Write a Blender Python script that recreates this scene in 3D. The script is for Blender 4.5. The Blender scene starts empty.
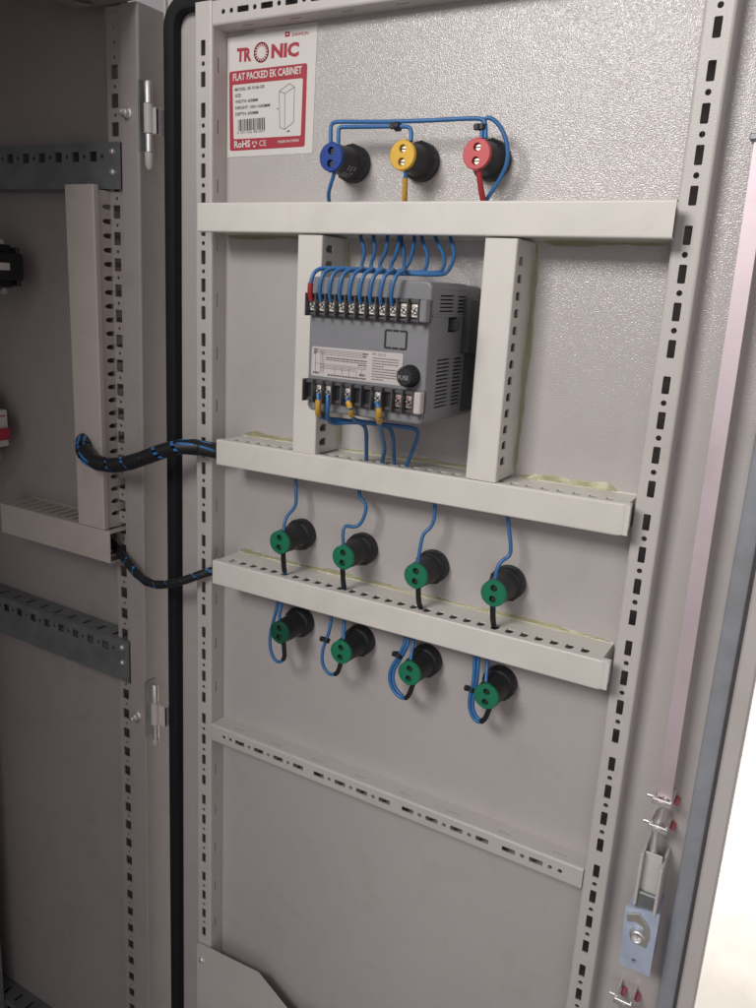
import bpy, math, random
from mathutils import Vector, Matrix
from mathutils.geometry import tessellate_polygon

random.seed(7)
scene = bpy.context.scene
COL = scene.collection
R = math.radians

# ------------------------------------------------------------------ camera
cam_d = bpy.data.cameras.new('camera')
cam = bpy.data.objects.new('camera', cam_d)
COL.objects.link(cam)
cam_d.sensor_fit = 'HORIZONTAL'
cam_d.sensor_width = 36.0
cam_d.lens = 38.346
cam_d.clip_start = 0.01
cam_d.clip_end = 200.0
cam.matrix_world = Matrix(((0.864571, -0.171465, 0.472352, 0.532410), (0.499617, 0.192579, -0.844569, -0.593110), (0.053848, 0.966185, 0.252165, -0.198950), (0, 0, 0, 1)))
scene.camera = cam

# ------------------------------------------------------------------ world, lamps, exposure
world = bpy.data.worlds.new('World')
scene.world = world
world.use_nodes = True
bg = world.node_tree.nodes['Background']
bg.inputs[0].default_value = (1.0, 0.915, 0.94, 1)
bg.inputs[1].default_value = 0.20
scene.view_settings.view_transform = 'Standard'
scene.view_settings.look = 'None'
scene.view_settings.exposure = 0.45
scene.view_settings.gamma = 1.0

def area(name, loc, target, sx, sy, power, color=(1, 1, 1), spread=180):
    d = bpy.data.lights.new(name, 'AREA')
    d.shape = 'RECTANGLE'; d.size = sx; d.size_y = sy
    d.energy = power; d.color = color; d.spread = R(spread)
    o = bpy.data.objects.new(name, d)
    COL.objects.link(o)
    o.location = loc
    o.rotation_euler = (Vector(target) - Vector(loc)).to_track_quat('-Z', 'Y').to_euler()
    return o

area('room_lamp', (-0.02, -1.42, 0.52), (0.46, 0.0, -0.15), 0.60, 0.45, 4.6, (1.0, 0.965, 0.93), 108)
area('added_front_fill', (1.3, -2.3, -0.4), (0.45, 0.0, -0.5), 1.6, 2.0, 4.2, (1.0, 0.92, 0.95))  # unseen fill lamp, added for metal reflections and a brighter right side
area('yard_daylight', (1.0, 3.4, 1.4), (1.0, 3.3, -1.85), 4.4, 4.4, 125, (1.0, 0.98, 0.95), 50)

# ------------------------------------------------------------------ materials
def mat(name, color, rough=0.5, metal=0.0, bump=0.0, bscale=400.0, var=0.0, vscale=8.0, spec=0.5,
        trans=0.0, sheen=0.0, detail=2.0, coat=0.0):
    m = bpy.data.materials.new(name)
    m.use_nodes = True
    nt = m.node_tree
    b = nt.nodes['Principled BSDF']
    b.inputs['Base Color'].default_value = (*color, 1)
    b.inputs['Roughness'].default_value = rough
    b.inputs['Metallic'].default_value = metal
    b.inputs['Specular IOR Level'].default_value = spec
    b.inputs['Transmission Weight'].default_value = trans
    b.inputs['Sheen Weight'].default_value = sheen
    b.inputs['Coat Weight'].default_value = coat
    tc = nt.nodes.new('ShaderNodeTexCoord')
    if var:
        n = nt.nodes.new('ShaderNodeTexNoise'); n.inputs['Scale'].default_value = vscale
        n.inputs['Detail'].default_value = 6.0; n.inputs['Roughness'].default_value = 0.65
        nt.links.new(tc.outputs['Object'], n.inputs['Vector'])
        r = nt.nodes.new('ShaderNodeMapRange')
        r.inputs[1].default_value = 0.3; r.inputs[2].default_value = 0.7
        r.inputs[3].default_value = 1 - var; r.inputs[4].default_value = 1 + var
        nt.links.new(n.outputs['Fac'], r.inputs[0])
        mx = nt.nodes.new('ShaderNodeMix'); mx.data_type = 'RGBA'; mx.blend_type = 'MULTIPLY'
        mx.inputs[0].default_value = 1.0
        mx.inputs[6].default_value = (*color, 1)
        nt.links.new(r.outputs[0], mx.inputs[7])
        nt.links.new(mx.outputs[2], b.inputs['Base Color'])
        r2 = nt.nodes.new('ShaderNodeMapRange')
        r2.inputs[3].default_value = rough * 0.88; r2.inputs[4].default_value = min(1, rough * 1.15)
        nt.links.new(n.outputs['Fac'], r2.inputs[0]); nt.links.new(r2.outputs[0], b.inputs['Roughness'])
    if bump:
        n2 = nt.nodes.new('ShaderNodeTexNoise'); n2.inputs['Scale'].default_value = bscale
        n2.inputs['Detail'].default_value = detail
        nt.links.new(tc.outputs['Object'], n2.inputs['Vector'])
        bp = nt.nodes.new('ShaderNodeBump'); bp.inputs['Strength'].default_value = bump
        bp.inputs['Distance'].default_value = 0.001
        nt.links.new(n2.outputs['Fac'], bp.inputs['Height'])
        nt.links.new(bp.outputs[0], b.inputs['Normal'])
    return m

M = {}
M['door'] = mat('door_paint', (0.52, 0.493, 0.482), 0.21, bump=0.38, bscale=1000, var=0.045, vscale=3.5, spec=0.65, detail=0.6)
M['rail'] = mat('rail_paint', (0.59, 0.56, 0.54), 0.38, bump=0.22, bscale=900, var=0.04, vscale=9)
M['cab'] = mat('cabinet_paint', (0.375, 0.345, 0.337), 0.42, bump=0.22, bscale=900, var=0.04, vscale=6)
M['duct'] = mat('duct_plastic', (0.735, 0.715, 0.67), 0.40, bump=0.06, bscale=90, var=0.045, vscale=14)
M['duct_cab'] = mat('cabinet_duct_plastic', (0.52, 0.47, 0.43), 0.45, bump=0.05, bscale=90, var=0.05, vscale=14)  # darker and browner than the door ducts
M['black'] = mat('black_plastic', (0.016, 0.017, 0.02), 0.5, bump=0.15, bscale=700, var=0.15, vscale=60)
M['gasket'] = mat('gasket_foam_rubber', (0.012, 0.013, 0.015), 0.7, bump=0.3, bscale=900, var=0.15, vscale=40, spec=0.3)
M['gasket_glare'] = mat('gasket_painted_glare', (0.30, 0.322, 0.355), 0.5, bump=0.2, bscale=900, var=0.08, vscale=40)  # gasket copy with daylight glare painted in as grey
M['wire'] = mat('blue_wire_sheath', (0.038, 0.16, 0.39), 0.38, var=0.08, vscale=40)
M['wire_bright'] = mat('light_blue_wire_sheath', (0.045, 0.19, 0.48), 0.38, var=0.08, vscale=40)
M['sl_yellow'] = mat('yellow_sleeve', (0.62, 0.36, 0.05), 0.45, var=0.06, vscale=60)
M['sl_red'] = mat('red_sleeve', (0.42, 0.03, 0.035), 0.45, var=0.06, vscale=60)
M['sl_black'] = mat('black_sleeve', (0.014, 0.014, 0.016), 0.45, var=0.1, vscale=60)
M['cap_blue'] = mat('blue_cap', (0.015, 0.06, 0.30), 0.4, bump=0.04, bscale=300, var=0.05, vscale=60)
M['cap_yellow'] = mat('yellow_cap', (0.80, 0.48, 0.05), 0.4, bump=0.04, bscale=300, var=0.05, vscale=60)
M['cap_red'] = mat('red_cap', (0.62, 0.085, 0.095), 0.4, bump=0.04, bscale=300, var=0.05, vscale=60)
M['cap_green'] = mat('green_cap', (0.015, 0.20, 0.105), 0.42, bump=0.04, bscale=300, var=0.06, vscale=60)
M['cap_dkgreen'] = mat('dark_green_cap', (0.010, 0.085, 0.05), 0.42, bump=0.04, bscale=300, var=0.06, vscale=60)
M['meter'] = mat('meter_grey_plastic', (0.23, 0.235, 0.25), 0.42, bump=0.08, bscale=600, var=0.05, vscale=30)
M['meter_dk'] = mat('meter_dark_grey_plastic', (0.085, 0.085, 0.092), 0.45, bump=0.08, bscale=600, var=0.08, vscale=40)
M['clip'] = mat('dark_clip_plastic', (0.05, 0.053, 0.06), 0.5, var=0.08, vscale=40)
M['recess'] = mat('terminal_recess', (0.018, 0.024, 0.024), 0.5, var=0.1, vscale=50)
M['screw'] = mat('nickel_screw', (0.86, 0.82, 0.75), 0.48, 0.9, bump=0.1, bscale=900, var=0.12, vscale=150)
M['screw_shaded'] = mat('screw_painted_shade', (0.10, 0.10, 0.10), 0.5, 0.8, var=0.15, vscale=150)  # dark tone paints in the shade of the deep terminal holes
M['screw_red'] = mat('copper_toned_screw', (0.62, 0.50, 0.46), 0.45, 0.9, bump=0.1, bscale=900, var=0.12, vscale=150)
M['galv'] = mat('galvanised_steel', (0.27, 0.285, 0.295), 0.45, 0.6, var=0.18, vscale=45)
M['steel'] = mat('zinc_plated_steel', (0.86, 0.84, 0.85), 0.50, 1.0, bump=0.05, bscale=300, var=0.08, vscale=50)
M['bluezinc'] = mat('blue_passivated_zinc', (0.62, 0.72, 0.90), 0.50, 0.45, bump=0.05, bscale=300, var=0.10, vscale=60)
M['rod'] = mat('rod_painted_pink_reflection', (0.72, 0.62, 0.66), 0.5, 0.6, var=0.08, vscale=9)  # pink reflection on the steel rod, painted into its base colour
M['brass'] = mat('lock_cam_metal', (0.66, 0.64, 0.55), 0.45, 0.8, var=0.1, vscale=80)
M['paper'] = mat('sticker_paper', (0.70, 0.675, 0.65), 0.42, var=0.02, vscale=20)
M['paper2'] = mat('meter_label_paper', (0.57, 0.53, 0.52), 0.45, var=0.02, vscale=40)
M['ink_red'] = mat('red_ink', (0.40, 0.035, 0.055), 0.45, var=0.04, vscale=40)
M['ink_black'] = mat('black_ink', (0.06, 0.06, 0.06), 0.5, var=0.05, vscale=60)
M['ink_grey'] = mat('grey_ink', (0.13, 0.12, 0.12), 0.5, var=0.05, vscale=60)
M['ink_white'] = mat('white_ink', (0.72, 0.68, 0.66), 0.45, var=0.03, vscale=60)
M['lettering'] = mat('pale_moulded_lettering', (0.30, 0.30, 0.31), 0.5, var=0.1, vscale=200)
M['glue'] = mat('dried_clear_glue', (0.58, 0.58, 0.34), 0.35, trans=0.6, bump=0.3, bscale=300, var=0.15, vscale=60)
M['rivet'] = mat('faded_red_plastic', (0.55, 0.13, 0.17), 0.45, var=0.05, vscale=60)
M['redplastic'] = mat('red_plastic', (0.40, 0.03, 0.06), 0.4, var=0.05, vscale=60)
M['whiteplastic'] = mat('white_plastic', (0.62, 0.60, 0.57), 0.4, var=0.05, vscale=60)
M['concrete'] = mat('pale_yard_concrete', (0.46, 0.43, 0.39), 0.85, bump=0.4, bscale=40, var=0.16, vscale=2.2)

def add_scuffs(m, amount=0.06):
    """Faint dusty hand smudges: irregular patches that only change gloss and tone a little."""
    nt = m.node_tree; b = nt.nodes['Principled BSDF']
    tc = nt.nodes.new('ShaderNodeTexCoord')
    n = nt.nodes.new('ShaderNodeTexNoise'); n.inputs['Scale'].default_value = 17; n.inputs['Detail'].default_value = 9
    n.inputs['Distortion'].default_value = 1.4
    nt.links.new(tc.outputs['Object'], n.inputs['Vector'])
    r = nt.nodes.new('ShaderNodeMapRange')
    r.inputs[1].default_value = 0.54; r.inputs[2].default_value = 0.72; r.inputs[3].default_value = 0.0; r.inputs[4].default_value = 1.0
    nt.links.new(n.outputs['Fac'], r.inputs[0])
    src = b.inputs['Base Color'].links[0].from_socket
    mx = nt.nodes.new('ShaderNodeMix'); mx.data_type = 'RGBA'; mx.blend_type = 'MULTIPLY'
    mu = nt.nodes.new('ShaderNodeMath'); mu.operation = 'MULTIPLY'; mu.inputs[1].default_value = 1.0
    nt.links.new(r.outputs[0], mu.inputs[0]); nt.links.new(mu.outputs[0], mx.inputs[0])
    nt.links.new(src, mx.inputs[6]); mx.inputs[7].default_value = (1 - amount, 1 - amount * 1.1, 1 - amount * 1.3, 1)
    nt.links.new(mx.outputs[2], b.inputs['Base Color'])
for k_, a_ in (('door', 0.05), ('rail', 0.05), ('cab', 0.08), ('duct', 0.06), ('duct_cab', 0.08), ('meter', 0.08), ('rod', 0.12), ('gasket', 0.15), ('gasket_glare', 0.12)):
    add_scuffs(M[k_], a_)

# ------------------------------------------------------------------ mesh builder
class MB:
    def __init__(s):
        s.v = []; s.f = []; s.m = []; s.sm = []
    def add(s, verts, faces, mi=0, smooth=False):
        b = len(s.v)
        s.v += [tuple(p) for p in verts]
        for f in faces:
            s.f.append([b + i for i in f]); s.m.append(mi); s.sm.append(smooth)
        return s
    def box(s, x0, x1, y0, y1, z0, z1, mi=0, bev=0.0):
        if bev > 0:
            return s.bbox(x0, x1, y0, y1, z0, z1, bev, mi)
        v = [(x, y, z) for z in (z0, z1) for y in (y0, y1) for x in (x0, x1)]
        return s.add(v, [(0, 2, 3, 1), (4, 5, 7, 6), (0, 1, 5, 4), (2, 6, 7, 3), (0, 4, 6, 2), (1, 3, 7, 5)], mi)
    def bbox(s, x0, x1, y0, y1, z0, z1, b, mi=0):
        # chamfered box
        lo = (min(x0, x1), min(y0, y1), min(z0, z1)); hi = (max(x0, x1), max(y0, y1), max(z0, z1))
        c = [(lo[i] + hi[i]) / 2 for i in range(3)]; h = [(hi[i] - lo[i]) / 2 for i in range(3)]
        b = min(b, *(k * 0.49 for k in h))
        V = {}; vs = []
        for sx in (-1, 1):
            for sy in (-1, 1):
                for sz in (-1, 1):
                    for ax in range(3):
                        sg = (sx, sy, sz)
                        p = [c[i] + sg[i] * (h[i] - (0 if i == ax else b)) for i in range(3)]
                        V[(sx, sy, sz, ax)] = len(vs); vs.append(p)
        fs = []
        for ax in range(3):
            o = [i for i in range(3) if i != ax]
            for sg in (-1, 1):
                q = []
                for a, d in ((-1, -1), (1, -1), (1, 1), (-1, 1)):
                    k = [0, 0, 0]; k[ax] = sg; k[o[0]] = a; k[o[1]] = d
                    q.append(V[(*k, ax)])
                fs.append(q)
        for ax in range(3):
            o = [i for i in range(3) if i != ax]
            for a in (-1, 1):
                for d in (-1, 1):
                    k0 = [0, 0, 0]; k0[ax] = -1; k0[o[0]] = a; k0[o[1]] = d
                    k1 = list(k0); k1[ax] = 1
                    fs.append([V[(*k0, o[0])], V[(*k1, o[0])], V[(*k1, o[1])], V[(*k0, o[1])]])
        for sx in (-1, 1):
            for sy in (-1, 1):
                for sz in (-1, 1):
                    fs.append([V[(sx, sy, sz, i)] for i in range(3)])
        return s.add(vs, fs, mi)
    def lathe(s, o, axis, prof, n=28, mi=0, cap0=True, cap1=True, smooth=True):
        # prof: list of (distance along axis, radius)
        o = Vector(o); a = Vector(axis).normalized()
        t = Vector((0, 0, 1)) if abs(a.z) < 0.9 else Vector((1, 0, 0))
        u = a.cross(t).normalized(); w = a.cross(u)
        vs = []
        for d, r in prof:
            for i in range(n):
                th = 2 * math.pi * i / n
                vs.append(o + a * d + (u * math.cos(th) + w * math.sin(th)) * r)
        fs = []
        for k in range(len(prof) - 1):
            for i in range(n):
                j = (i + 1) % n
                fs.append((k * n + i, k * n + j, (k + 1) * n + j, (k + 1) * n + i))
        s.add(vs, fs, mi, smooth)
        if cap0: s.add(vs[:n], [tuple(range(n))[::-1]], mi)
        if cap1: s.add(vs[-n:], [tuple(range(n))], mi)
        return s
    def tube(s, path, r, n=10, mi=0, caps=True):
        P = [Vector(p) for p in path]
        rr = r if isinstance(r, (list, tuple)) else [r] * len(P)
        t0 = (P[1] - P[0]).normalized()
        nrm = t0.orthogonal().normalized()
        vs = []
        for i, p in enumerate(P):
            t = (P[min(i + 1, len(P) - 1)] - P[max(i - 1, 0)]).normalized()
            nrm = (nrm - t * nrm.dot(t)).normalized()
            b = t.cross(nrm)
            for k in range(n):
                th = 2 * math.pi * k / n
                vs.append(p + (nrm * math.cos(th) + b * math.sin(th)) * rr[i])
        fs = []
        for i in range(len(P) - 1):
            for k in range(n):
                j = (k + 1) % n
                fs.append((i * n + k, i * n + j, (i + 1) * n + j, (i + 1) * n + k))
        s.add(vs, fs, mi, True)
        if caps:
            s.add(vs[:n], [tuple(range(n))[::-1]], mi); s.add(vs[-n:], [tuple(range(n))], mi)
        return s
    def poly(s, outer, holes, O, U, V, N, th, mi=0, back=False, side=True):
        # flat polygon with holes; (u, v) coordinates, hole walls go back by th
        O, U, V, N = map(Vector, (O, U, V, N))
        loops = [[Vector((a, b, 0)) for a, b in outer]] + [[Vector((a, b, 0)) for a, b in h] for h in holes]
        flat = [p for l in loops for p in l]
        tris = tessellate_polygon(loops)
        W = lambda p, d=0.0: O + U * p.x + V * p.y - N * d
        s.add([W(p) for p in flat], [tuple(t) for t in tris], mi)
        if back: s.add([W(p, th) for p in flat], [tuple(t)[::-1] for t in tris], mi)
        if th:
            for li, l in enumerate(loops):
                if li == 0 and not side: continue
                n = len(l)
                s.add([W(p) for p in l] + [W(p, th) for p in l],
                      [(i, (i + 1) % n, n + (i + 1) % n, n + i) for i in range(n)], mi)
        return s
    def strip(s, O, U, V, N, L, W, holes, th, mi=0):
        hs = sorted(holes, key=lambda h: min(p[0] for p in h))
        cuts = [0.0]
        for a, b in zip(hs[:-1], hs[1:]):
            cuts.append((max(p[0] for p in a) + min(p[0] for p in b)) / 2)
        cuts.append(L)
        if not hs:
            return s.poly([(0, 0), (L, 0), (L, W), (0, W)], [], O, U, V, N, 0, mi)
        for h, c0, c1 in zip(hs, cuts[:-1], cuts[1:]):
            s.poly([(c0, 0), (c1, 0), (c1, W), (c0, W)], [h], O, U, V, N, th, mi, side=False)
        return s
    def build(s, name, m, parent=None, loc=None, bevel=0.0):
        me = bpy.data.meshes.new(name)
        me.from_pydata(s.v, [], s.f)
        ms = m if isinstance(m, (list, tuple)) else [m]
        for x in ms: me.materials.append(x)
        me.polygons.foreach_set('material_index', s.m)
        me.polygons.foreach_set('use_smooth', s.sm)
        me.update()
        o = bpy.data.objects.new(name, me)
        COL.objects.link(o)
        if parent: o.parent = parent
        if loc: o.location = loc
        return o

def thing(name, label, cat, loc=(0, 0, 0), group=None, kind=None):
    o = bpy.data.objects.new(name, None)
    o.empty_display_size = 0.02
    COL.objects.link(o)
    o.location = loc
    o['label'] = label; o['category'] = cat
    if group: o['group'] = group
    if kind: o['kind'] = kind
    return o
def tag(o, label, cat, group=None):
    o['label'] = label; o['category'] = cat
    if group: o['group'] = group
    return o

def rect(cu, cv, lu, lv, r=0.0006):
    a, b = lu / 2, lv / 2
    pts = []
    for sx, sy, t0 in ((1, 1, 0), (-1, 1, 90), (-1, -1, 180), (1, -1, 270)):
        for k in range(3):
            t = R(t0 + 45 * k)
            pts.append((cu + sx * (a - r) + r * math.cos(t), cv + sy * (b - r) + r * math.sin(t)))
    return pts
def circ(cu, cv, r, n=16):
    return [(cu + r * math.cos(2 * math.pi * k / n), cv + r * math.sin(2 * math.pi * k / n)) for k in range(n)]
def smooth(pts, it=3):
    P = [Vector(p) for p in pts]
    for _ in range(it):
        Q = [P[0]]
        for a, b in zip(P[:-1], P[1:]):
            Q += [a * 0.75 + b * 0.25, a * 0.25 + b * 0.75]
        Q.append(P[-1]); P = Q
    return P
def resample(P, step):
    P = [Vector(p) for p in P]
    out = [P[0]]; acc = 0.0
    for a, b in zip(P[:-1], P[1:]):
        d = (b - a).length
        while acc + d >= step:
            t = (step - acc) / d
            a = a.lerp(b, t); out.append(a.copy()); d = (b - a).length; acc = 0.0
        acc += d
    return out

def text_mesh(mb, txt, a, b, h, nrm=(0, -1, 0), bold=0.0, mi=0, off=0.0):
    """Text laid on a plane: baseline from a to b, capital height h."""
    cu = bpy.data.curves.new('t', 'FONT'); cu.body = txt; cu.offset = bold; cu.resolution_u = 2
    o = bpy.data.objects.new('t', cu); COL.objects.link(o)
    dg = bpy.context.evaluated_depsgraph_get()
    me = bpy.data.meshes.new_from_object(o.evaluated_get(dg))
    bpy.data.objects.remove(o)
    if not len(me.vertices): return
    xs = [v.co.x for v in me.vertices]
    x0, x1 = min(xs), max(xs)
    a, b = Vector(a), Vector(b); N = Vector(nrm)
    U = (b - a); V = N.cross(U).normalized() if True else None
    sy = h / 0.69
    vs = [a + U * ((v.co.x - x0) / (x1 - x0)) + V * (v.co.y * sy) + N * off for v in me.vertices]
    mb.add(vs, [tuple(p.vertices) for p in me.polygons], mi)
    bpy.data.meshes.remove(me)

# ================================================================== SETTING
def dirt_free(o, kind='structure'):
    o['kind'] = kind
    return o
g = MB(); g.box(-6, 8, -6, 9, -1.90, -1.85)
ground = dirt_free(g.build('ground', M['concrete']))

# ================================================================== CABINET BODY
cabt = thing('electrical_cabinet', 'beige grey steel cabinet body with perforated post, dark interior left of the open door', 'cabinet', (0, 0, 0))
cabt.rotation_euler = (0, 0.0112, 0)
ZT, ZB = 0.085, -1.72
# hinge side post
p = MB()
holes = []
z0 = 0.044
def u_of(z): return z0 - z
for k in range(70):
    zc = -0.0112 - 0.025 * k
    holes.append(rect(u_of(zc), 0.0098, 0.0125, 0.0094, 0.0005))
    holes.append(circ(u_of(zc + 0.0125), 0.0102, 0.0017, 10))
for zc in (0.0138, 0.0263, 0.0388):
    holes.append(circ(u_of(zc), 0.0102, 0.0017, 10))
Lp = z0 - (-1.76)
p.strip((-0.1215, 0.003, z0), (0, 0, -1), (1, 0, 0), (0, -1, 0), Lp, 0.0215, holes, 0.0015)
p.add([(-0.100, 0.003, z0), (-0.100, 0, z0), (-0.100, 0, z0 - Lp), (-0.100, 0.003, z0 - Lp)], [(0, 1, 2, 3)])
prof = [(-0.100, 0.0), (-0.0797, 0.0), (-0.0787, 0.0003), (-0.0779, 0.0011), (-0.0775, 0.0022), (-0.0775, 0.052), (-0.121, 0.052)]
for (xa, ya), (xb, yb) in zip(prof[:-1], prof[1:]):
    p.add([(xa, ya, z0), (xb, yb, z0), (xb, yb, z0 - Lp), (xa, ya, z0 - Lp)], [(0, 1, 2, 3)])
p.add([(-0.1215, 0.003, z0), (-0.1215, 0.0243, z0), (-0.1215, 0.0243, z0 - Lp), (-0.1215, 0.003, z0 - Lp)], [(0, 1, 2, 3)])
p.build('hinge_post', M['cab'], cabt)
w = MB(); w.box(-0.62, -0.117, 0.0248, 0.0265, ZB, ZT)
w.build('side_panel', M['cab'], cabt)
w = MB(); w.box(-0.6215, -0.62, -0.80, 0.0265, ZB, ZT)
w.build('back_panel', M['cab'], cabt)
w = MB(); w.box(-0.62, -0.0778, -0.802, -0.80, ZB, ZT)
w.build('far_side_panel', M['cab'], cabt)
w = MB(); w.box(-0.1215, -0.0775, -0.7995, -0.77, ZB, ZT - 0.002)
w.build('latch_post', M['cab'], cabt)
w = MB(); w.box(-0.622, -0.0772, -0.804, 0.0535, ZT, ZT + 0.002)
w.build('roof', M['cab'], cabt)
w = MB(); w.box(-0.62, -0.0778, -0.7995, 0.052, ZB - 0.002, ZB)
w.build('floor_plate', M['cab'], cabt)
w = MB(); w.box(-0.60, -0.085, -0.79, 0.045, -1.849, ZB - 0.003, bev=0.003)
w.build('plinth', M['black'], cabt)
# top front beam with a round hole in its underside
w = MB()
w.poly([(-0.155, 0.0), (-0.0775, 0.0), (-0.0775, -0.7695), (-0.155, -0.7695)], [circ(-0.1345, -0.012, 0.0095, 20)],
       (0, 0, 0.0450), (1, 0, 0), (0, 1, 0), (0, 0, -1), 0.0015)
w.add([(-0.155, 0, 0.045), (-0.155, -0.7695, 0.045), (-0.155, -0.7695, ZT - .001), (-0.155, 0, ZT - .001)], [(0, 1, 2, 3)])
w.add([(-0.0775, 0, 0.045), (-0.0775, -0.7695, 0.045), (-0.0775, -0.7695, ZT - .001), (-0.0775, 0, ZT - .001)], [(0, 1, 2, 3)])
w.build('top_beam', M['cab'], cabt)
w = MB(); w.box(-0.372, -0.3685, -0.72, -0.004, -1.62, -0.02, bev=0.001)
w.build('mounting_plate', M['galv'], cabt)

def mounting_rail(z1, z0, solid_face):
    r = MB()
    x1, x0 = -0.1005, -0.61
    L = x1 - x0
    hs = []
    for k in range(19):
        u = 0.036 + 0.025 * k
        if u > L - 0.01: break
        hs.append(rect(u, 0.0125, 0.0098, 0.0092, 0.0004))
        hs.append(circ(u - 0.0125, 0.0125, 0.002, 10))
    # front face, top flange with slots, bottom flange
    r.strip((x1, -0.003, z1), (-1, 0, 0), (0, 0, -1), (0, -1, 0), L, z1 - z0, hs, 0.0015)
    tops = [rect(0.03 + 0.025 * k, 0.0125, 0.005, 0.0125, 0.0004) for k in range(19)]
    r.strip((x1, -0.003, z1), (-1, 0, 0), (0, 1, 0), (0, 0, 1), L, 0.0270, tops, 0.0015)
    r.add([(x1, -0.003, z0), (x0, -0.003, z0), (x0, 0.0242, z0), (x1, 0.0242, z0)], [(0, 1, 2, 3)])
    r.add([(x1, -0.0015, z0), (x1, -0.0015, z1), (x1, -0.003, z1), (x1, -0.003, z0)], [(0, 1, 2, 3)])
    o = r.build('mounting_rail', M['galv'], cabt)
    for dz in (0.0085, 0.0270):
        b = MB()
        b.lathe((x1 - 0.010, -0.003, z1 - dz), (0, -1, 0), [(0, 0.0031), (0.0012, 0.003), (0.002, 0.0018)], 14)
        b.build('rail_rivet', M['steel'], o)
mounting_rail(-0.0735, -0.1157, False)
mounting_rail(-0.5920, -0.6415, True)
mounting_rail(-1.2420, -1.2890, True)
for zc, xc in ((-0.0486, -0.0920), (-0.6808, -0.0905)):
    b = MB()
    b.lathe((xc, 0, zc), (0, -1, 0), [(0, 0.0056), (0.0012, 0.0056), (0.0014, 0.0042)], 18)
    b.lathe((xc, -0.0014, zc), (0, -1, 0), [(0, 0.0048), (0.004, 0.0046)], 6, smooth=False)
    b.lathe((xc, -0.0054, zc), (0, -1, 0), [(0, 0.003), (0.004, 0.0029), (0.005, 0.002)], 14)
    b.build('hinge_bolt', M['steel'], cabt)

# ================================================================== DOOR
door = thing('cabinet_door', 'open grey steel cabinet door seen from inside, with perforated frame and black gasket', 'door', (0, 0.02, 0))
door_inv = Matrix.Translation((0, -0.02, 0))
def dpart(mb, name, m, parent=door):
    mb.v = [(x, y - 0.02, z) if parent is door else (x, y, z) for x, y, z in mb.v]
    return mb.build(name, m, parent)
def sub(mb, name, m, parent):
    mb.v = [(x, y - 0.02, z) for x, y, z in mb.v]
    return mb.build(name, m, parent)
DT, DB = 0.062, -1.70
w = MB(); w.box(-0.0590, 0.5025, 0.02, 0.0215, DB, DT)
dpart(w, 'door_panel', M['door'])
w = MB()
w.box(0.5027, 0.5152, 0.0085, 0.034, DB, DT, bev=0.0015)
w.box(-0.0612, -0.0592, 0.0165, 0.034, DB, DT, bev=0.0006)
w.box(-0.0590, 0.5025, 0.0165, 0.034, DT + 0.0002, DT + 0.002, bev=0.0006)
w.box(-0.0590, 0.5025, 0.0165, 0.034, DB - 0.002, DB - 0.0002, bev=0.0006)
w.box(-0.0590, 0.5025, 0.034, 0.0355, DB, DT)
dpart(w, 'door_edge', M['rail'])
# gasket
gx0, gx1, gz0, gz1, gr = -0.0494, 0.4936, -1.655, 0.0425, 0.019
path = []
for cx_, cz_, t0 in ((gx1 - gr, gz1 - gr, 0), (gx0 + gr, gz1 - gr, 90), (gx0 + gr, gz0 + gr, 180), (gx1 - gr, gz0 + gr, 270)):
    for k in range(9):
        t = R(t0 + 90 * k / 8)
        path.append((cx_ + gr * math.cos(t), cz_ + gr * math.sin(t), math.cos(t), math.sin(t)))
sec = [(-0.0070, 0.0), (-0.0073, 0.0085), (-0.0069, 0.0098), (-0.0058, 0.0104), (0.0, 0.0107), (0.0058, 0.0104), (0.0069, 0.0098), (0.0073, 0.0085), (0.0070, 0.0)]
gm = MB(); vs = []
for x, z, nx, nz in path:
    lean = 0.006 * z if x < 0.2 else 0.0
    for o_, h_ in sec:
        vs.append((x + nx * o_ * 0.88 + lean, 0.0198 - h_, z + nz * o_ * 0.88))
n = len(sec); fs = []
for i in range(len(path)):
    j = (i + 1) % len(path)
    for k in range(n - 1):
        fs.append((i * n + k, i * n + k + 1, j * n + k + 1, j * n + k))
gm.add(vs, fs, 0, True)
# same black gasket; glare on the free-edge run is painted into its colour
gm.m = [1 if min(vs[i][0] for i in f) > 0.48 else 0 for f in fs]
dpart(gm, 'door_gasket', [M['gasket'], M['gasket_glare']])

def frame_rail(O, U, V, L, holes, sideA, sideB, W=0.02, D=0.0198):
    """Perforated folded channel: front face, rounded folds, two side walls with thin slots."""
    m = MB(); O, U, V = Vector(O), Vector(U), Vector(V); N = Vector((0, -1, 0))
    r = 0.0022
    m.strip(O + V * r, U, V, N, L, W - 2 * r, [[(a, b - r) for a, b in h] for h in holes], 0.0014)
    for sgn, base in ((-1, O), (1, O + V * W)):
        pr = []
        for k in range(5):
            t = R(90 * k / 4)
            pr.append(base - V * sgn * (r - r * math.sin(t)) - N * (r - r * math.cos(t)))
        vs_ = [q for q in pr] + [q + U * L for q in pr]
        m.add(vs_, [(k, k + 1, 5 + k + 1, 5 + k) for k in range(4)], 0, True)
    for base, hs in ((O, sideA), (O + V * W, sideB)):
        nn = -V if base == O else V
        sl = [rect(u, 0.0060, 0.012, 0.0018, 0.0004) for u in hs]
        m.strip(base - N * r, U, -N, nn, L, D - r, sl, 0.0014)
    return m
def rail_holes(n0, n1, ztop, wv=0.01):
    hs = []
    for k in range(n0, n1):
        u = ztop + 0.025 * k
        hs.append(rect(u, wv, 0.0124, 0.0052, 0.0008))
        if k % 4 != 1: hs.append(circ(u + 0.0125, wv, 0.0020))
    return hs
ZR = 0.036
side = [ZR + 0.0125 + 0.05 * k for k in range(0, 34)]
Lr = 1.68
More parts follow.
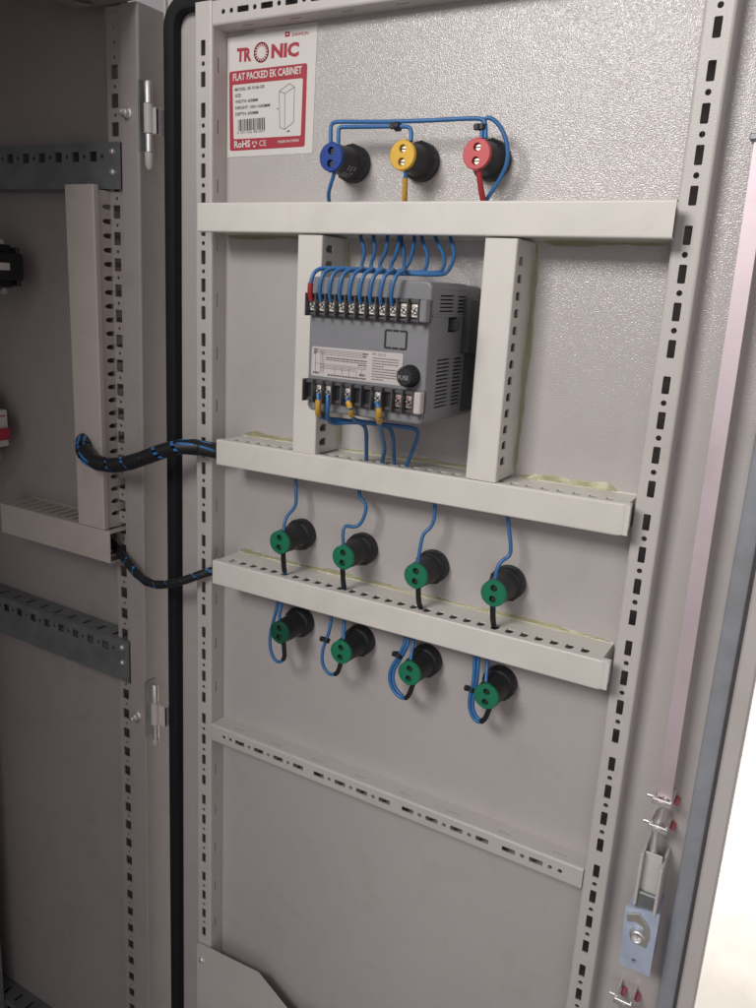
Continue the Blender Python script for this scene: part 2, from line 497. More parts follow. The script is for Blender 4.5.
m = frame_rail((-0.009, 0, ZR), (0, 0, -1), (1, 0, 0), Lr, rail_holes(0, 64, ZR), [], side)
dpart(m, 'frame_rail', M['rail'])
m = frame_rail((0.4162, 0, ZR), (0, 0, -1), (1, 0, 0), Lr, rail_holes(-1, 64, ZR), side, [])
dpart(m, 'frame_rail', M['rail'])
def bar_holes(x0, off):
    hs = []
    for k in range(14):
        u = off + 0.025 * k - x0
        hs.append(rect(u, 0.01, 0.0124, 0.0048, 0.0008))
        if k not in (3, 7, 11, 13): hs.append(circ(u + 0.0125, 0.01, 0.0020))
    for d in (-0.0125, -0.0213): hs.append(circ(off + d - x0, 0.01, 0.0020))
    for d in (0.3375, 0.3463): hs.append(circ(off + d - x0, 0.01, 0.0020))
    return hs
bx0, bx1 = 0.0112, 0.4160
bside = [0.032 + 0.05 * k for k in range(8)]
m = frame_rail((bx0, 0.0002, -0.6533), (1, 0, 0), (0, 0, -1), bx1 - bx0, bar_holes(bx0, 0.0503), bside, [])
dpart(m, 'cross_bar', M['rail'])
m = frame_rail((bx0, 0.0002, ZR), (1, 0, 0), (0, 0, -1), bx1 - bx0, bar_holes(bx0, 0.0446), [], bside)
dpart(m, 'cross_bar', M['rail'])

# hinges: pin, knuckle, leaves
for zz, xc in (((-0.0206, -0.0401, -0.0655, -0.0823, -0.0971), -0.0682), ((-0.6341, -0.6562, -0.6825, -0.7015, -0.7104), -0.0732)):
    hg = MB(); yc = 0.0030
    hg.lathe((xc, yc, zz[1]), (0, 0, -1), [(0, 0.0046), (zz[1] - zz[2], 0.0046)], 20)
    hg.box(xc + 0.004, -0.0600, 0.0035, 0.0075, zz[2] - 0.0008, zz[1] - 0.003, bev=0.0008)
    hg.box(-0.0640, -0.0600, 0.0040, 0.0200, zz[2] - 0.0006, zz[1] - 0.0032, bev=0.0006)
    hinge = dpart(hg, 'hinge', M['rail'])
    q = MB()
    q.lathe((xc, yc, zz[0]), (0, 0, -1), [(0, 0.0028), (0.0015, 0.0038), (zz[0] - zz[1] - 0.0006, 0.0038)], 18)
    sub(q, 'hinge_pin', M['steel'], hinge)
    q = MB()
    q.lathe((xc, yc, zz[2] - 0.0006), (0, 0, -1), [(0, 0.0036), (zz[2] - zz[3] - 0.0012, 0.0036)], 18)
    sub(q, 'hinge_pin', M['steel'], hinge)
    q = MB()
    q.lathe((xc, yc, zz[3]), (0, 0, -1), [(0, 0.0042), ((zz[3] - zz[4]) * 0.75, 0.0040), (zz[3] - zz[4], 0.0018)], 18)
    sub(q, 'pin_cap', M['rail'], hinge)
    q = MB(); lx = -0.0775 + 0.0112 * zz[2]
    q.box(lx + 0.0004, lx + 0.0022, -0.0012, 0.014, zz[3] + 0.001, zz[0] + 0.001, bev=0.0004)
    sub(q, 'hinge_leaf', M['galv'], hinge)  # darker metal puts the shade behind the pin into the colour

# three point lock on the free edge: flat rod, guides, gear housing, plate
lock_lean = -0.0106
def lx_(x, z): return x + lock_lean * (z + 0.1)
r = MB()
ys0, ys1 = -0.0005, 0.0030
vs = []
for z in (-0.0935, -0.5640):
    for y in (ys0, ys1):
        for x in (0.4583, 0.4690):
            vs.append((lx_(x, z), y, z))
r.add(vs, [(0, 1, 5, 4), (2, 6, 7, 3), (0, 4, 6, 2), (1, 3, 7, 5), (0, 2, 3, 1), (4, 5, 7, 6)])
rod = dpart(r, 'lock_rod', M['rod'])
q = MB(); q.tube([(lx_(0.4650, -0.562), 0.0015, -0.562), (0.4660, 0.002, -0.595), (0.4672, -0.002, -0.616)], 0.0030, 12)
sub(q, 'rod_end', M['steel'], rod)
q = MB(); q.box(0.4555, 0.4720, -0.0035, -0.0010, -0.0925, -0.0885, bev=0.0008); q.box(0.4555, 0.458, -0.001, 0.0195, -0.0925, -0.0885, bev=0.0008)
dpart(q, 'rod_guide', M['galv'])
for zc in (-0.567, -0.590, -0.7604):
    xc = 0.4690 if zc > -0.7 else 0.464
    q = MB()
    q.box(xc - 0.0085, xc + 0.006, -0.0045, -0.0022, zc - 0.0028, zc + 0.0028, bev=0.0006)
    q.box(xc - 0.0085, xc - 0.0065, -0.0022, 0.0195, zc - 0.0028, zc + 0.0028, bev=0.0006)
    q.box(xc + 0.004, xc + 0.006, -0.0022, 0.0195, zc - 0.0028, zc + 0.0028, bev=0.0006)
    q.lathe((xc - 0.0100, 0.001, zc + 0.001), (1, 0, 0), [(-0.003, 0.0016), (0.004, 0.0016)], 10)
    guide = dpart(q, 'rod_guide', M['steel'])
    q = MB(); q.lathe((xc - 0.002, -0.0046, zc), (0, -1, 0), [(0, 0.0026), (0.0022, 0.0025)], 6, smooth=False)
    sub(q, 'guide_nut', M['steel'], guide)
    for dx, dz in ((-0.004, -0.006), (0.0075, -0.0055)):
        q = MB(); q.lathe((xc + dx, 0.0195, zc + dz), (0, -1, 0), [(0, 0.0022), (0.0070, 0.0021), (0.0082, 0.0012)], 12)
        sub(q, 'red_rivet', M['rivet'], guide)
q = MB()
q.box(0.4597, 0.4620, -0.0140, 0.0195, -0.6560, -0.6090, bev=0.0006)
q.box(0.4752, 0.4775, -0.0140, 0.0195, -0.6600, -0.6170, bev=0.0006)
q.box(0.4620, 0.4752, -0.0060, -0.0042, -0.6580, -0.6110, bev=0.0006)
hs = dpart(q, 'lock_housing', M['whiteplastic'])
q = MB(); q.box(0.4602, 0.4770, -0.0105, -0.0062, -0.6600, -0.6450, bev=0.001)
sub(q, 'gear_block', M['galv'], hs)
q = MB()
q.poly([(0.4545, -0.6608), (0.4806, -0.6580), (0.4804, -0.7164), (0.4562, -0.7164)], [circ(0.4672, -0.6830, 0.0068, 24), circ(0.4672, -0.708, 0.0022, 12)],
       (0, -0.0120, 0), (1, 0, 0), (0, 0, 1), (0, -1, 0), 0.002, back=True)
q.box(0.4565, 0.4790, -0.0099, 0.0195, -0.7150, -0.7130); q.box(0.4565, 0.4790, -0.0099, 0.0195, -0.6640, -0.6620)
pl = dpart(q, 'lock_plate', M['bluezinc'])
q = MB()
q.lathe((0.4672, -0.0080, -0.6830), (0, -1, 0), [(0, 0.0064), (0.0065, 0.0064), (0.0085, 0.0052), (0.0085, 0.0036), (0.005, 0.0034)], 28, cap0=False)
q.box(0.4660, 0.4684, -0.0145, -0.0100, -0.6862, -0.6798, bev=0.0004)
sub(q, 'lock_cylinder', M['steel'], pl)
q = MB()
q.poly([(0.4570, -0.6660), (0.4655, -0.6625), (0.4735, -0.6700), (0.4755, -0.6790), (0.4735, -0.6900), (0.4718, -0.6890), (0.4728, -0.6790), (0.4700, -0.6720), (0.4640, -0.6690), (0.4575, -0.6720)], [],
       (0, -0.0150, 0), (1, 0, 0), (0, 0, 1), (0, -1, 0), 0.002, back=True)
sub(q, 'lock_cam', M['brass'], pl)

# document pocket at the foot of the door
q = MB()
q.poly([(-0.0070, -0.9440), (-0.0022, -0.9421), (0.0828, -0.9367), (0.1310, -0.9680), (0.2600, -0.9700), (0.3400, -0.9370), (0.4150, -0.9420), (0.4330, -0.9440), (0.4330, -1.20), (-0.0070, -1.20)], [],
       (0, -0.0030, 0), (1, 0, 0), (0, 0, 1), (0, -1, 0), 0.0012, back=True)
q.box(-0.0068, 0.4328, -0.0017, -0.0002, -1.1995, -1.185)
dp = dpart(q, 'document_pocket', M['rail'])
for x in (0.0002, 0.426):
    q = MB(); q.lathe((x, -0.003, -0.9636), (0, -1, 0), [(0, 0.0040), (0.0008, 0.0040), (0.0022, 0.0026), (0.0026, 0.001)], 16)
    sub(q, 'pocket_screw', M['steel'], dp)

# ================================================================== PRODUCT STICKER
st = thing('label_sticker', 'white and red printed product sticker on the inside of the door, upper left corner', 'sticker', (0.06, 0.0198, -0.035))
def spart(mb, name, m):
    mb.v = [(x - 0.06, y - 0.0198, z + 0.035) for x, y, z in mb.v]
    return mb.build(name, m, st)
SY = 0.0196
def S(t, dy=0.0): return (t[0], SY - dy, t[2])
q = MB()
edge = [(0.0082, 0.0196, 0.0118), (0.0302, 0.0196, 0.0122), (0.0346, 0.0196, 0.0133), (0.0412, 0.0196, 0.0135), (0.0433, 0.0196, 0.0164), (0.0498, 0.0196, 0.0161), (0.0742, 0.0196, 0.0152), (0.1074, 0.0196, 0.0154), (0.1060, 0.0196, -0.0854), (0.0090, 0.0196, -0.0861)]
edge = [(max(e[0], 0.0118), e[2]) for e in edge]
q.poly(edge, [], (0, SY, 0), (1, 0, 0), (0, 0, 1), (0, -1, 0), 0.00025)
spart(q, 'sticker_sheet', M['paper'])
D1, D2 = 0.00012, 0.00024
def quad(mb, pts, dy):
    mb.add([S(p_, dy) for p_ in pts], [tuple(range(len(pts)))])
def line(mb, a, b, wd, dy):
    a, b = Vector(S(a, dy)), Vector(S(b, dy))
    t = (b - a).normalized(); nn = Vector((-t.z, 0, t.x)) * wd / 2
    mb.add([a - nn, b - nn, b + nn, a + nn], [(0, 1, 2, 3)])
q = MB()
o4 = [(0.0140, 0.0196, -0.0154), (0.0983, 0.0196, -0.0149), (0.0981, 0.0196, -0.0800), (0.0154, 0.0196, -0.0809)]
i4 = [(0.0178, 0.0196, -0.0264), (0.0942, 0.0196, -0.0261), (0.0936, 0.0196, -0.0711), (0.0195, 0.0196, -0.0711)]
def rnd(p4, r):
    out = []
    for i in range(4):
        a, b, c = Vector(p4[i - 1]), Vector(p4[i]), Vector(p4[(i + 1) % 4])
        p0 = b + (a - b).normalized() * r; p1 = b + (c - b).normalized() * r
        for k in range(5):
            t = k / 4; v = p0 * (1 - t) ** 2 + b * 2 * t * (1 - t) + p1 * t * t
            out.append((v.x, v.z))
    return out
q.poly(rnd(o4, 0.0022), [rnd(i4, 0.0016)], (0, SY - D1, 0), (1, 0, 0), (0, 0, 1), (0, -1, 0), 0)
spart(q, 'red_frame', M['ink_red'])
q = MB()
text_mesh(q, 'TR', S((0.0224, 0.0196, -0.0077), D1), S((0.0387, 0.0196, -0.0081), D1), 0.0098, bold=0.05)
text_mesh(q, 'NIC', S((0.0602, 0.0196, -0.0077), D1), S((0.0893, 0.0196, -0.0084), D1), 0.0098, bold=0.05)
oc = Vector(S((0.0495, 0.0196, -0.0027), D1)); Ro = 0.0081
for k in range(17):
    t0 = 2 * math.pi * k / 17; hw = 0.125
    pts = []
    for t, rr in ((t0 - hw, Ro), (t0 + hw, Ro), (t0 + hw * 0.8, Ro * 0.60), (t0 - hw * 0.8, Ro * 0.60)):
        pts.append(oc + Vector((math.cos(t) * rr, 0, math.sin(t) * rr)))
    q.add(pts, [(0, 1, 2, 3)])
nn = 34
pts = [oc + Vector((math.cos(2 * math.pi * k / nn) * Ro * f, 0, math.sin(2 * math.pi * k / nn) * Ro * f)) for f in (1.0, 0.86) for k in range(nn)]
q.add(pts, [(k, (k + 1) % nn, nn + (k + 1) % nn, nn + k) for k in range(nn)])
text_mesh(q, 'DAWLIN', S((0.0819, 0.0196, 0.0068), D1), S((0.0987, 0.0196, 0.0067), D1), 0.0023, bold=0.02)
quad(q, [(0.0745, 0.0196, 0.0107), (0.0795, 0.0196, 0.0108), (0.0794, 0.0196, 0.0069), (0.0746, 0.0196, 0.0068)], D1)
spart(q, 'red_lettering', M['ink_red'])
q = MB()
text_mesh(q, 'FLAT PACKED EK CABINET', S((0.0185, 0.0196, -0.0231), D2), S((0.0931, 0.0196, -0.0224), D2), 0.0056, bold=0.022)
spart(q, 'title_lettering', M['ink_white'])
q = MB()
text_mesh(q, 'RoHS', S((0.0205, 0.0196, -0.0784), D2), S((0.0388, 0.0196, -0.0781), D2), 0.0056, bold=0.03)
spart(q, 'white_lettering', M['ink_white'])
q = MB()
text_mesh(q, 'CE', S((0.0489, 0.0196, -0.0779), D2), S((0.0565, 0.0196, -0.0778), D2), 0.0047, bold=0.0)
spart(q, 'white_lettering', M['ink_white'])
q = MB()
text_mesh(q, 'MADE IN CHINA', S((0.0694, 0.0196, -0.0762), D2), S((0.0921, 0.0196, -0.0756), D2), 0.0021, bold=0.015)
spart(q, 'white_lettering', M['ink_white'])
q = MB()
rc = Vector(S((0.0435, 0.0196, -0.0758), D2))
for k in range(3):
    a0 = R(90 + 120 * k)
    P0 = rc + Vector((math.cos(a0 + .45), 0, math.sin(a0 + .45))) * 0.0026; P1 = rc + Vector((math.cos(a0 + 1.7), 0, math.sin(a0 + 1.7))) * 0.0026
    d = (P1 - P0).normalized(); nv = Vector((-d.z, 0, d.x))
    q.add([P0 - nv * .0005, P1 - d * .0011 - nv * .0005, P1 - d * .0011 - nv * .0011, P1 + nv * .0002, P1 - d * .0011 + nv * .0013, P1 - d * .0011 + nv * .0006, P0 + nv * .0006], [(0, 1, 2, 3, 4, 5, 6)])
spart(q, 'recycling_symbol', M['ink_white'])
q = MB()
quad(q, [(0.0760, 0.0196, 0.0094), (0.0782, 0.0196, 0.0094), (0.0781, 0.0196, 0.0084), (0.0761, 0.0196, 0.0084)], D2)
spart(q, 'logo_window', M['ink_white'])
q = MB()
for t_, a_, b_ in (('MODEL: EK 0166-GR', (0.0206, 0.0196, -0.0316), (0.0539, 0.0196, -0.0309)), ('SIZE:', (0.0209, 0.0196, -0.0366), (0.0280, 0.0196, -0.0364)),
                   ('WIDTH: 600MM', (0.0211, 0.0196, -0.0416), (0.0464, 0.0196, -0.0412)), ('HEIGHT: 100+1600MM', (0.0213, 0.0196, -0.0467), (0.0599, 0.0196, -0.0463)),
                   ('DEPTH: 600MM', (0.0216, 0.0196, -0.0518), (0.0471, 0.0196, -0.0514))):
    text_mesh(q, t_, S(a_, D1), S(b_, D1), 0.0025, bold=0.02)
random.seed(3)
u = 0.0
TL, TRr, BLl = Vector((0.0244, 0.0196, -0.0551)), Vector((0.0544, 0.0196, -0.0547)), Vector((0.0248, 0.0196, -0.0647))
while u < 0.97:
    wd = random.choice((0.018, 0.018, 0.034, 0.05)); gp = random.choice((0.014, 0.016, 0.030))
    a_ = TL.lerp(TRr, u); b_ = TL.lerp(TRr, min(1, u + wd)); dv = BLl - TL
    q.add([S(a_, D1), S(b_, D1), S(b_ + dv, D1), S(a_ + dv, D1)], [(0, 1, 2, 3)])
    u += wd + gp
text_mesh(q, '6 291106 481607', S((0.0238, 0.0196, -0.0670), D1), S((0.0549, 0.0196, -0.0665), D1), 0.0020)
spart(q, 'black_lettering', M['ink_black'])
q = MB()
A = dict(a=(0.0696, 0.0196, -0.0347), b=(0.0756, 0.0196, -0.0369), c=(0.0857, 0.0196, -0.0324), d=(0.0804, 0.0196, -0.0294), e=(0.0711, 0.0196, -0.0637), f=(0.0762, 0.0196, -0.0654), g=(0.0856, 0.0196, -0.0602))
for i_, j_ in ('ab', 'bc', 'cd', 'da', 'ae', 'bf', 'cg', 'ef', 'fg'):
    line(q, A[i_], A[j_], 0.00045, D1)
quad(q, [(0.0784, 0.0196, -0.0671), (0.0816, 0.0196, -0.0659), (0.0818, 0.0196, -0.0672), (0.0789, 0.0196, -0.0679)], D1)
quad(q, [(0.0675, 0.0196, -0.0480), (0.0690, 0.0196, -0.0479), (0.0691, 0.0196, -0.0490), (0.0676, 0.0196, -0.0491)], D1)
spart(q, 'cabinet_drawing', M['ink_black'])

# ================================================================== CABLE DUCTS
def duct(label, group, O, U, V, L, W=0.0245, D=0.0385, y0=-0.0200, pitch=0.0125, slots='short', mat_=None, lid_ext=(0, 0), end_cap=False, name='cable_duct', cut=None):
    """Slotted wiring duct: O = corner on the mounting face (y ignored), U along, V across, front at y0."""
    mat_ = mat_ or M['duct']
    U, V = Vector(U).normalized(), Vector(V).normalized(); N = Vector((0, -1, 0))
    t = thing(name, label, 'cable duct', O, group)
    ox = Vector((0, 0, 0))
    yb = y0 + D - O[1]; yf = y0 - O[1]
    b = MB()
    # base
    b.add([ox + N * -yb, ox + U * L + N * -yb, ox + U * L + V * W + N * -yb, ox + V * W + N * -yb], [(0, 1, 2, 3)])
    hs = []
    n_ = int((L - 0.006) / pitch)
    off = (L - (n_ - 1) * pitch) / 2
    for k in range(n_):
        u = off + k * pitch
        if slots == 'short':
            hs.append([(u - 0.0033, D - 0.0185), (u + 0.0030, D - 0.0185), (u + 0.0032, D - 0.0120), (u + 0.0008, D - 0.0076), (u - 0.0012, D - 0.0074), (u - 0.0031, D - 0.0105)])
        else:
            hs.append([(u - 0.0024, 0.003), (u + 0.0024, 0.003), (u + 0.0024, D - 0.0155), (u + 0.0010, D - 0.0120), (u - 0.0010, D - 0.0120), (u - 0.0024, D - 0.0155)])
    lid_t = 0.0012
    for base, nn in ((ox + V * 0.0012, -V), (ox + V * (W - 0.0012), V)):
        b.strip(base + N * -yb, U, N, nn, L, D - lid_t, hs, 0.0013)
        b.add([base - nn * 0.0013 + N * -yb, base - nn * 0.0013 + U * L + N * -yb, base - nn * 0.0013 + U * L + N * (-yb + 0.003), base - nn * 0.0013 + N * (-yb + 0.003)], [(0, 1, 2, 3)])
        for uu in (0, L):
            e = base + U * uu
            b.add([e + N * -yb, e - nn * 0.0013 + N * -yb, e - nn * 0.0013 + N * (-yb + D - lid_t), e + N * (-yb + D - lid_t)], [(0, 1, 2, 3)])
    body = b.build('duct_body', mat_, t)
    # lid: front plate with rounded folds and short lips
    l = MB(); r = 0.0016; lip = 0.0062
    pr = []
    pr.append((0.0, lip))
    for k in range(5):
        a = R(90 * k / 4); pr.append((r - r * math.cos(a), r - r * math.sin(a)))
    for k in range(5):
        a = R(90 * k / 4); pr.append((W - r + r * math.sin(a), r - r * math.cos(a)))
    pr.append((W, lip))
    inner = [(min(max(v, 0.0011), W - 0.0011), max(d, 0.0011)) for v, d in pr]
    u0, u1 = -lid_ext[0], L + lid_ext[1]
    rings = []
    er = 0.0080
    if end_cap:
        us = [(u0, 0.0), (u1 - er, 0.0)] + [(u1 - er + er * math.sin(R(a)), er * (1 - math.cos(R(a)))) for a in (15, 30, 45, 60, 75, 88)]
    else:
        us = [(u0, 0.0), (u1, 0.0)]
    for uu, ind in us:
        rings.append([ox + U * uu + V * (ind * 0.9 + v * (W - ind * 0.9) / W) + N * (-yf - max(d, min(ind * 0.6, lip))) for v, d in pr])
    n2 = len(pr)
    for a_, c_ in zip(rings[:-1], rings[1:]):
        l.add(a_ + c_, [(k, k + 1, n2 + k + 1, n2 + k) for k in range(n2 - 1)], 0, end_cap and a_ is not rings[0])
    for uu in (u0, u1):
        if end_cap and uu == u1: continue
        o_ = [ox + U * uu + V * v + N * (-yf - d) for v, d in pr]; i_ = [ox + U * uu + V * v + N * (-yf - d) for v, d in inner]
        l.add(o_ + i_, [(k, k + 1, n2 + k + 1, n2 + k) for k in range(n2 - 1)], 0)
    i0 = [ox + U * u0 + V * v + N * (-yf - d) for v, d in inner]; i1 = [ox + U * u1 + V * v + N * (-yf - d) for v, d in inner]
    l.add(i0 + i1, [(k, k + 1, n2 + k + 1, n2 + k) for k in range(n2 - 1)], 0)
    if end_cap:
        l.add(rings[-1], [tuple(range(n2))])
        e0 = L - 0.0004
        b2 = [ox + U * e0 + V * v + N * (-yb + d) for v, d in ((0.0012, 0.0), (W - 0.0012, 0.0), (W - 0.0012, D - lip), (0.0012, D - lip))]
        l.add(b2, [(0, 1, 2, 3)])
    l.build('duct_lid', mat_, t)
    return t, body

def glue(t, a, b, out, seed, w=0.003):
    """Smear of dried glue filling the corner between a duct wall and the door: irregular width and height."""
    rnd_ = random.Random(seed)
    a, b, out = Vector(a), Vector(b), Vector(out)
    a.y = b.y = 0.0196
    L = (b - a).length; n_ = int(L / 0.0022)
    ph = [rnd_.uniform(0, 6.28) for _ in range(6)]
    mb = MB(); vs_ = []; o_ = Vector(t.location)
    for i in range(n_ + 1):
        x = i / n_ * L
        k = 0.85 + 0.28 * math.sin(x * 41 + ph[0]) + 0.16 * math.sin(x * 117 + ph[1]) + 0.08 * math.sin(x * 320 + ph[2]) + rnd_.uniform(-.06, .06)
        h = 0.65 + 0.30 * math.sin(x * 83 + ph[3]) + 0.22 * math.sin(x * 190 + ph[4]) + rnd_.uniform(-.08, .08)
        e = min(1.0, x / 0.008, (L - x) / 0.008)
        k = max(0.10, k) * w * (0.2 + 0.8 * e); h = max(0.10, h) * w * 0.40 * (0.2 + 0.8 * e)
        p_ = a.lerp(b, i / n_) - o_
        N_ = Vector((0, -1, 0))
        for f, g_ in ((-0.0004, h), (k * 0.20, h * 0.80), (k * 0.48, h * 0.42), (k * 0.78, h * 0.20), (k, -0.0001)):
            vs_.append(p_ + out * f + N_ * g_)
    fs_ = [(i * 5 + j, i * 5 + j + 1, i * 5 + j + 6, i * 5 + j + 5) for i in range(n_) for j in range(4)]
    mb.add(vs_, fs_, 0, True)
    return mb.build('glue_bead', M['glue'], t)

G1 = 'white cable ducts glued to the door'
tA, bA = duct('long white duct across the top of the grey meter, under the three coloured lamp backs', G1, (0.0122, 0.0198, -0.1540), (1, 0, 0), (0, 0, 1), 0.4034, lid_ext=(0, 0.0045), D=0.0398)
tB, bB = duct('white duct across the middle of the door below the grey meter', G1, (0.0350, 0.0198, -0.3632), (1, 0, 0.0115), (0, 0, 1), 0.3790, lid_ext=(0, 0.0035), D=0.0398, end_cap=True)
tC, bC = duct('lowest white duct, between the two rows of green lamp backs, with rounded right end', G1, (0.0305, 0.0198, -0.4835), (1, 0, 0.0065), (0, 0, 1), 0.3805, lid_ext=(0, 0.0070), D=0.0398, end_cap=True)
tD, bD = duct('short upright white duct on the left of the grey meter', G1, (0.1216, 0.0198, -0.3375), (0, 0, 1), (1, 0, 0), 0.1822, D=0.0396)
tE, bE = duct('short upright white duct on the right of the grey meter', G1, (0.2888, 0.0198, -0.3350), (0, 0, 1), (1, 0, 0), 0.1797, D=0.0396, W=0.0256)
UP, DN, RT = (0, 0, 1), (0, 0, -1), (1, 0, 0)
glue(tA, (0.020, 0, -0.1295), (0.125, 0, -0.1295), UP, 1, 0.0014)
glue(tA, (0.276, 0, -0.1295), (0.345, 0, -0.1295), UP, 2, 0.0034)
glue(tA, (0.013, 0, -0.1540), (0.119, 0, -0.1540), DN, 3, 0.0028)
glue(tA, (0.320, 0, -0.1540), (0.410, 0, -0.1540), DN, 13, 0.0030)
glue(tB, (0.036, 0, -0.3387), (0.121, 0, -0.3377), UP, 4, 0.0036)
glue(tB, (0.148, 0, -0.3374), (0.287, 0, -0.3358), UP, 5, 0.0024)
glue(tB, (0.316, 0, -0.3355), (0.398, 0, -0.3345), UP, 6, 0.0042)
glue(tC, (0.031, 0, -0.4590), (0.180, 0, -0.4580), UP, 7, 0.0034)
glue(tC, (0.182, 0, -0.4580), (0.408, 0, -0.4566), UP, 8, 0.0026)
glue(tD, (0.1461, 0, -0.333), (0.1461, 0, -0.157), RT, 9, 0.0030)
glue(tE, (0.3144, 0, -0.331), (0.3144, 0, -0.156), RT, 10, 0.0036)

G2 = 'cable ducts inside the cabinet'
tF, bF = duct('upright slotted duct inside the cabinet, a black cable loom entering its hole', G2, (-0.1602, 0.0240, -0.4575), (0, 0, 1), (1, 0, 0), 0.3415, W=0.0405, D=0.0438, y0=-0.020, pitch=0.01355, slots='long', mat_=M['duct_cab'], lid_ext=(0, 0.004))
tG, bG = duct('level slotted duct inside the cabinet, upright duct standing on its right end', G2, (-0.2920, 0.0240, -0.4945), (1, 0, 0), (0, 0, 1), 0.1800, W=0.0360, D=0.0438, y0=-0.020, pitch=0.0135, slots='long', mat_=M['duct_cab'])

# ================================================================== LAMP BACKS
def lamp_back(label, x, z, yc, cap, group, marks=0, seed=0):
    y0 = 0.0198
    t = thing('pilot_lamp', label, 'pilot lamp', (x, y0, z), group)
    L = y0 - yc
    n = MB()
    prof = [(0.0, 0.0147), (0.0010, 0.0149), (0.0085, 0.0147), (0.0100, 0.0138), (0.0112, 0.0122)]
    n.lathe((0, 0, 0), (0, -1, 0), prof, 40)
    for k in range(10):
        a = 2 * math.pi * k / 10 + 0.2
        c_, s_ = math.cos(a), math.sin(a)
        n.lathe((c_ * 0.0140, -0.0035, s_ * 0.0140), (0, -1, 0), [(0, 0.0013), (0.0055, 0.0012)], 8)
    nut = n.build('fixing_nut', M['black'], t)
    b = MB()
    pr = [(0.0110, 0.0124), (0.0125, 0.0118), (0.018, 0.0114), (L - 0.0030, 0.0108)]
    b.lathe((0, 0, 0), (0, -1, 0), pr, 36)
    body = b.build('lamp_body', M['black'], t)
    if marks:
        # small moulded rating marks round the left flank of the body
        q = MB(); rnd_ = random.Random(seed)
        for row in range(3):
            dep = 0.0155 + row * 0.0042
            a = R(205)
            while a < R(262):
                da = R(rnd_.choice((5, 7, 9)))
                vs_ = []
                for aa, dd in ((a, dep), (a + da, dep), (a + da, dep + 0.0022), (a, dep + 0.0022)):
                    rr = 0.0118 - (dd - 0.0125) * 0.035 + 0.0001
                    vs_.append((-math.cos(aa) * rr, -dd, math.sin(aa) * rr))
                if rnd_.random() < 0.75: q.add(vs_, [(0, 1, 2, 3)])
                a += da + R(3)
        q.build('rating_marks', M['lettering'], body)
    c = MB()
    r = 0.0109
    outer = circ(0, 0, r - 0.0006, 40)
    c.poly(outer, [circ(0.0002, 0.0047, 0.0030, 18), circ(-0.0002, -0.0047, 0.0030, 18)], (0, -L, 0), (1, 0, 0), (0, 0, 1), (0, -1, 0), 0.0035, side=False)
    c.lathe((0, 0, 0), (0, -1, 0), [(L - 0.0030, r), (L - 0.0006, r), (L, r - 0.0006)], 40, cap0=True, cap1=False)
    for px in (-1, 1):   # wire entry shoulders
        c.box(-0.0022, 0.0022, -L + 0.0010, -L + 0.0034, px * (r - 0.0012), px * (r + 0.0004))
    cp = c.build('terminal_cap', cap, t)
    for dz, dx in ((0.0047, 0.0002), (-0.0047, -0.0002)):
        s = MB()
        s.lathe((dx, -L + 0.0036, dz), (0, -1, 0), [(0, 0.0029), (0.0008, 0.0027), (0.0010, 0.0020)], 14)
        s.box(dx - 0.0024, dx + 0.0024, -L + 0.0023, -L + 0.0026, dz - 0.0004, dz + 0.0004, 1)
        s.build('terminal_screw', [M['screw_shaded'] if cap in (M['cap_green'], M['cap_dkgreen'], M['cap_blue']) else M['screw'], M['black']], cp)
    return t
GT = 'coloured lamp backs in the top row'
lamp_back('black pilot lamp back with a blue terminal cap, top row', 0.1500, -0.0958, -0.0180, M['cap_blue'], GT, 1, 1)
lamp_back('black pilot lamp back with a yellow terminal cap, top row', 0.2134, -0.0960, -0.0158, M['cap_yellow'], GT)
lamp_back('black pilot lamp back with a red terminal cap, top row', 0.2735, -0.0965, -0.0130, M['cap_red'], GT)
GU = 'green lamp backs in the upper green row'
rows = ['leftmost', 'second from the left', 'third from the left', 'rightmost']
for i, (x, z, y) in enumerate(((0.1093, -0.4253, -0.0192), (0.1778, -0.4257, -0.0178), (0.2497, -0.4272, -0.0165), (0.3199, -0.4261, -0.0165))):
    lamp_back('green capped lamp back between the middle and lowest ducts, ' + rows[i] + ' of four', x, z, y, M['cap_green'], GU, 1 if i != 3 else 0, i + 5)
GL = 'green lamp backs in the bottom row'
for i, (x, z, y) in enumerate(((0.1110, -0.5150, -0.0180), (0.1802, -0.5160, -0.0180), (0.2502, -0.5167, -0.0168), (0.3217, -0.5171, -0.0156))):
    lb = 'green capped lamp back hanging under the lowest duct, ' + rows[i] + ' of four' if i else 'darker green capped lamp back hanging under the lowest duct, leftmost of four'
    lamp_back(lb, x, z, y, M['cap_green'] if i else M['cap_dkgreen'], GL, 1 if i == 0 else 0, i + 9)

# ================================================================== GREY METER
mt = thing('panel_meter', 'grey plastic meter box with two screw terminal rows between the upright white ducts', 'meter', (0.221, 0.0198, -0.239))
def mpart(mb, name, m, parent=None):
    mb.v = [(x - 0.221, y - 0.0198, z + 0.239) for x, y, z in mb.v]
    return mb.build(name, m, parent or mt)
X0, X1, YF, YB, Z0, Z1 = 0.1690, 0.2726, -0.0680, 0.0120, -0.2905, -0.1885
q = MB()
